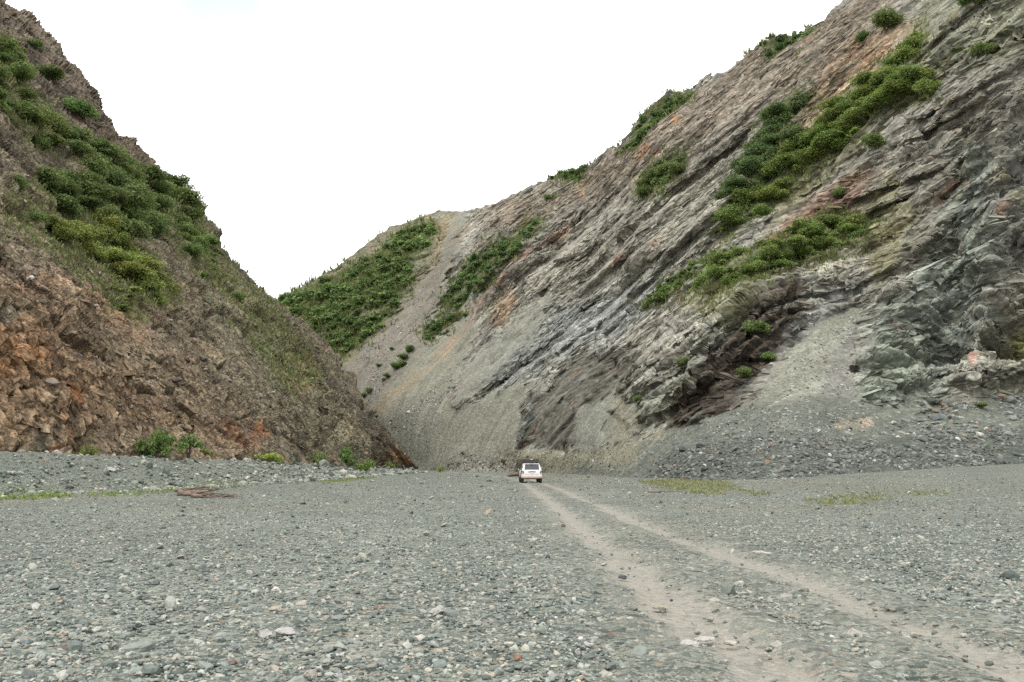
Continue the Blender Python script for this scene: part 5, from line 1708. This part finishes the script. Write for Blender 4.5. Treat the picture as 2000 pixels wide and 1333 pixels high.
def make_car(loc, yaw):
    t = empty('car', loc, yaw)
    tag(t, 'dusty white off-road car driving away up the gravel ruts, seen from behind', 'car')
    # lower body, rear (y = 0) to nose (y = 4.75)
    prof = {0.02: (0.86, 0.52, 1.10, 0.86), 0.10: (0.92, 0.48, 1.12, 0.9), 0.35: (0.95, 0.45, 1.14, 0.92), 1.2: (0.96, 0.42, 1.13, 0.93), 2.6: (0.96, 0.42, 1.12, 0.93), 3.3: (0.96, 0.42, 1.10, 0.92),
            4.2: (0.95, 0.45, 1.04, 0.88), 4.6: (0.88, 0.50, 0.96, 0.80), 4.74: (0.76, 0.56, 0.86, 0.70)}
    rings = []
    for y, (w, zb, zt, wt) in prof.items():
        zm = zb + (zt - zb) * 0.55
        rings.append([(x, y, z) for x, z in ring_half([(w * 0.80, zb), (w * 0.96, zb + 0.06), (w, zb + 0.2), (w, zm), (w * 0.985, zt - 0.10), (wt * 0.97, zt), (wt * 0.75, zt + 0.015)])])
    loft('body', rings, M_PAINT, t)
    # cabin: floor outline to roof outline
    gh = []
    for z, w, y0, y1 in ((1.09, 0.90, 0.06, 3.45), (1.25, 0.87, 0.12, 3.10), (1.60, 0.75, 0.26, 2.45), (1.72, 0.70, 0.34, 2.30), (1.775, 0.62, 0.50, 2.1)):
        gh.append([(-w + 0.06, y0, z), (w - 0.06, y0, z), (w, y0 + 0.08, z), (w, y1 - 0.12, z), (w - 0.1, y1, z), (-w + 0.1, y1, z), (-w, y1 - 0.12, z), (-w, y0 + 0.08, z)])
    loft('cabin', gh, M_PAINT, t)
    # rear window set 8 mm proud of the tailgate, with dark surround
    def rear_y(z):
        return np.interp(z, [1.09, 1.25, 1.60, 1.72], [0.06, 0.12, 0.26, 0.34])
    wz0, wz1 = 1.20, 1.60
    rw = panel('rear_window', [(-0.69, rear_y(wz0) - 0.008, wz0), (0.69, rear_y(wz0) - 0.008, wz0), (0.62, rear_y(wz1) - 0.008, wz1), (-0.62, rear_y(wz1) - 0.008, wz1)], 0.02, M_GLASS, t)
    box('wiper', -0.02, 0.46, rear_y(1.24) - 0.03, rear_y(1.24) - 0.02, 1.235, 1.25, M_BLACK, rw, 0.003)
    box('spoiler', -0.66, 0.66, 0.10, 0.5, 1.70, 1.745, M_PAINT, t, 0.015)
    box('brake_light', -0.16, 0.16, 0.085, 0.1, 1.705, 1.73, M_LENS, t, 0.003)
    # side glass
    for s in (-1, 1):
        for (ya, yb, yc, yd) in ((0.32, 1.05, 1.05, 0.5), (1.12, 2.02, 1.98, 1.12), (2.09, 3.0, 2.38, 2.05)):
            zb, zt = 1.18, 1.58
            xb, xt = s * 0.894, s * 0.764
            panel('side_window', [(xb, ya, zb), (xb, yb, zb), (xt, yc, zt), (xt, yd, zt)], 0.012, M_GLASS, t)
    panel('windscreen', [(-0.76, 3.30, 1.17), (0.76, 3.30, 1.17), (0.64, 2.56, 1.58), (-0.64, 2.56, 1.58)], 0.02, M_GLASS, t)
    # tailgate: plate recess, garnish, handle, emblem-free chrome strip
    tg = panel('tailgate', [(-0.70, 0.012, 0.62), (0.70, 0.012, 0.62), (0.74, 0.016, 1.08), (-0.74, 0.016, 1.08)], 0.03, M_PAINT, t, 0.006)
    box('garnish', -0.33, 0.33, -0.035, -0.003, 0.985, 1.045, M_BLACK, tg, 0.008)
    box('handle', -0.10, 0.10, -0.05, -0.036, 1.05, 1.075, M_CHROME, tg, 0.004)
    box('licence_plate', -0.17, 0.17, -0.02, -0.004, 0.86, 0.97, M_PLATE, tg, 0.003)
    # rear bumper
    rb = []
    for x in (-0.97, -0.93, -0.75, 0.75, 0.93, 0.97):
        yy = {0.97: 0.30, 0.93: 0.06, 0.75: -0.06}[abs(x)]
        rb.append([(x, yy, 0.44), (x, yy + 0.32, 0.44), (x, yy + 0.32, 0.72), (x, yy + 0.02, 0.72), (x, yy - 0.015, 0.60)])
    bmp = loft('rear_bumper', rb, M_PAINT, t)
    box('skid_plate', -0.62, 0.62, -0.02, 0.3, 0.37, 0.435, M_BLACK, bmp, 0.01)
    box('step_pad', -0.6, 0.6, -0.045, 0.2, 0.722, 0.735, M_BLACK, bmp, 0.003)
    for s in (-1, 1):
        tl = loft('tail_light', [[(s * 0.70, 0.0, 0.86), (s * 0.90, 0.0, 0.86), (s * 0.945, 0.05, 0.9), (s * 0.945, 0.05, 1.10), (s * 0.86, 0.02, 1.14), (s * 0.72, 0.02, 1.14)],
                                 [(s * 0.70, 0.2, 0.86), (s * 0.93, 0.2, 0.86), (s * 0.965, 0.3, 0.9), (s * 0.965, 0.3, 1.10), (s * 0.90, 0.2, 1.14), (s * 0.72, 0.2, 1.14)]], M_LENS, t)
        box('reversing_lens', min(s * 0.74, s * 0.88), max(s * 0.74, s * 0.88), -0.012, 0.01, 1.06, 1.12, M_CLEAR, tl, 0.004)
        mi = loft('side_mirror', [[(s * 0.93, 3.02, 1.10), (s * 1.09, 3.02, 1.10), (s * 1.10, 3.02, 1.30), (s * 0.96, 3.02, 1.30)], [(s * 0.93, 3.16, 1.12), (s * 1.07, 3.16, 1.12), (s * 1.07, 3.16, 1.28), (s * 0.96, 3.16, 1.28)]], M_BLACK, t, bev=0.02)
        panel('mirror_glass', [(s * 0.97, 3.012, 1.13), (s * 1.07, 3.012, 1.13), (s * 1.08, 3.012, 1.27), (s * 0.98, 3.012, 1.27)], 0.006, M_CHROME, mi)
        box('running_board', min(s * 0.90, s * 1.0), max(s * 0.90, s * 1.0), 1.35, 3.15, 0.37, 0.43, M_BLACK, t, 0.01)
        hl = box('headlight', min(s * 0.52, s * 0.84), max(s * 0.52, s * 0.84), 4.60, 4.70, 0.76, 0.90, M_CLEAR, t, 0.02)
        box('roof_rail', min(s * 0.60, s * 0.65), max(s * 0.60, s * 0.65), 0.55, 2.2, 1.79, 1.84, M_BLACK, t, 0.01)
        for y in (0.85, 3.65):
            # wheel arch lining, dark, standing just proud of the body side
            a0 = []
            for k in range(13):
                an = math.pi * (k / 12)
                a0.append((math.cos(an), math.sin(an)))
            arch = loft('wheel_arch', [[(xx, y + c * r_, 0.40 + sn * r_ * 0.98) for c, sn in a0 for xx in (s * (0.93 + dx),)] for dx, r_ in ((0.0, 0.40), (0.045, 0.42), (0.045, 0.50), (0.0, 0.52))], M_BLACK, t, caps=False)
            w = bpy.data.meshes.new('wheel')
            bm = bmesh.new()
            ringsw = [(0.0, 0.30), (0.02, 0.385), (0.06, 0.40), (0.20, 0.40), (0.245, 0.385), (0.265, 0.27)]
            RR = []
            for dx, r_ in ringsw:
                RR.append([bm.verts.new((s * (0.70 + dx), y + math.cos(2 * math.pi * k / 24) * (r_ + (0.008 if k % 2 else 0) * (0.05 < dx < 0.22)), 0.40 + math.sin(2 * math.pi * k / 24) * (r_ + (0.008 if k % 2 else 0) * (0.05 < dx < 0.22)))) for k in range(24)])
            for A, B in zip(RR[:-1], RR[1:]):
                for k in range(24):
                    bm.faces.new((A[k], A[(k + 1) % 24], B[(k + 1) % 24], B[k]))
            bm.faces.new(RR[0])
            bmesh.ops.recalc_face_normals(bm, faces=bm.faces)
            bm.to_mesh(w); bm.free(); w.materials.append(M_TYRE)
            wo = link('wheel', w, t)
            rim = bpy.data.meshes.new('rim'); bm = bmesh.new()
            c0 = bm.verts.new((s * 0.945, y, 0.40))
            outer = []
            for k in range(24):
                r_ = 0.27; an = 2 * math.pi * k / 24
                outer.append(bm.verts.new((s * (0.955 if (k // 2) % 2 else 0.90), y + math.cos(an) * r_, 0.40 + math.sin(an) * r_)))
            for k in range(24):
                bm.faces.new((c0, outer[k], outer[(k + 1) % 24]))
            bm.to_mesh(rim); bm.free(); rim.materials.append(M_RIM)
            link('rim', rim, wo)
    box('rear_axle', -0.72, 0.72, 0.79, 0.91, 0.34, 0.44, M_BLACK, t, 0.03)
    box('underbody', -0.66, 0.66, 0.30, 4.3, 0.40, 0.52, M_BLACK, t, 0.02)
    box('exhaust_pipe', 0.42, 0.50, 0.02, 0.5, 0.33, 0.40, M_BLACK, t, 0.02)
    for y in (0.75, 1.9):
        box('cross_bar', -0.64, 0.64, y, y + 0.05, 1.842, 1.87, M_BLACK, t, 0.008)
    # the load on the roof: low box with a brown lid
    bx = loft('roof_box', [[(-0.60 * k, y, 1.874), (0.60 * k, y, 1.874), (0.645 * k, y, 1.93), (0.665 * k, y, 2.13), (-0.665 * k, y, 2.13), (-0.645 * k, y, 1.93)] for y, k in ((0.36, 0.96), (0.42, 1.0), (2.2, 1.0), (2.5, 0.86))], M_BOX, None)
    lid = loft('lid', [[(-0.70 * k, y, 2.132), (0.70 * k, y, 2.132), (0.70 * k, y, 2.21), (0.64 * k, y, 2.245), (-0.64 * k, y, 2.245), (-0.70 * k, y, 2.21)] for y, k in ((0.34, 0.97), (0.40, 1.0), (2.22, 1.0), (2.54, 0.86))], M_BOXTOP, bx)
    box('latch', -0.12, 0.12, 0.325, 0.345, 2.09, 2.16, M_CHROME, bx, 0.004)
    bx.location = loc
    bx.rotation_euler = (0, 0, yaw)
    tag(bx, 'black roof box with a brownish lid on top of the white car', 'roof box')
    return t


CAR_Y = 73.2
CAR_X = (1038.5 - CX) / F * CAR_Y
make_car((CAR_X, CAR_Y, float(ground_h(CAR_X, CAR_Y + 1.5)) - 0.03), math.radians(3.0))

# ================================================================== CAMERA, SKY AND SUN
cam = bpy.data.cameras.new('camera')
cam.sensor_width = 36.0
cam.lens = F / 2000.0 * 36.0
cam.clip_start = 0.1
cam.clip_end = 6000
co = bpy.data.objects.new('camera', cam)
COL.objects.link(co)
co.location = (0, 0, CAMZ)
co.rotation_euler = (math.pi / 2 + PITCH, 0, 0)
SC.camera = co

SUN_EL, SUN_AZ = math.radians(52), math.radians(215)   # azimuth clockwise from the view direction
W = bpy.data.worlds.new('World')
SC.world = W
W.use_nodes = True
nt = W.node_tree
nt.nodes.clear()
out = N(nt, 'ShaderNodeOutputWorld')
sky = N(nt, 'ShaderNodeTexSky', sky_type='NISHITA', sun_disc=False)
sky.sun_elevation = SUN_EL
sky.sun_rotation = SUN_AZ
bg1 = N(nt, 'ShaderNodeBackground', i_Strength=0.10)
nt.links.new(sky.outputs[0], bg1.inputs['Color'])
tc = N(nt, 'ShaderNodeTexCoord').outputs['Generated']
mp = N(nt, 'ShaderNodeMapping'); mp.inputs['Scale'].default_value = (1, 1, 2.2)
nt.links.new(tc, mp.inputs['Vector'])
cn = N(nt, 'ShaderNodeTexNoise', i_Scale=1.7, i_Detail=5.0, i_Roughness=0.5)
nt.links.new(mp.outputs[0], cn.inputs['Vector'])
bg2 = N(nt, 'ShaderNodeBackground')
nt.links.new(ramp(nt, cn.outputs['Fac'], [(0.3, (0.96, 0.98, 1.0)), (0.7, (1.0, 1.0, 0.99))]), bg2.inputs['Color'])
# an overcast sky is brightest overhead
sepz = N(nt, 'ShaderNodeSeparateXYZ'); nt.links.new(tc, sepz.inputs[0])
zz = math_n(nt, 'MAXIMUM', sepz.outputs['Z'], 0.0)
nt.links.new(math_n(nt, 'MULTIPLY_ADD', zz, 1.25, 0.72), bg2.inputs['Strength'])
# one thin spot in the cloud, high on the left, where a little blue shows
gap = N(nt, 'ShaderNodeVectorMath', operation='DOT_PRODUCT'); nt.links.new(tc, gap.inputs[0])
gd = unproj(np.array([430.0]), np.array([-5.0]), np.array([1.0]))[0] - np.array([0, 0, CAMZ]); gd /= np.linalg.norm(gd)
gap.inputs[1].default_value = tuple(float(q) for q in gd)
gm = N(nt, 'ShaderNodeMapRange', interpolation_type='SMOOTHSTEP'); nt.links.new(gap.outputs['Value'], gm.inputs['Value'])
gm.inputs['From Min'].default_value = 0.993; gm.inputs['From Max'].default_value = 1.0; gm.inputs['To Min'].default_value = 0.0; gm.inputs['To Max'].default_value = 1.0
gn = math_n(nt, 'MULTIPLY', gm.outputs[0], math_n(nt, 'MULTIPLY', cn.outputs['Fac'], 1.03))
cover = math_n(nt, 'SUBTRACT', 0.97, gn)
mx = N(nt, 'ShaderNodeMixShader')
nt.links.new(cover, mx.inputs[0])
nt.links.new(bg1.outputs[0], mx.inputs[1])
nt.links.new(bg2.outputs[0], mx.inputs[2])
nt.links.new(mx.outputs[0], out.inputs['Surface'])

sl = bpy.data.lights.new('sun', 'SUN')
sl.energy = 1.3
sl.angle = math.radians(12)
sl.color = (1.0, 0.96, 0.90)
so_ = bpy.data.objects.new('sun', sl)
COL.objects.link(so_)
so_.location = (0, -50, 300)
dirv = (math.sin(SUN_AZ) * math.cos(SUN_EL), math.cos(SUN_AZ) * math.cos(SUN_EL), math.sin(SUN_EL))
from mathutils import Vector
so_.rotation_euler = Vector(dirv).to_track_quat('Z', 'Y').to_euler()

SC.view_settings.view_transform = 'Standard'
SC.view_settings.look = 'None'
SC.view_settings.exposure = 0.88
SC.view_settings.gamma = 1.0
SC.view_settings.use_curve_mapping = False
SC.render.engine = 'CYCLES'
SC.cycles.max_bounces = 5
SC.cycles.use_denoising = False
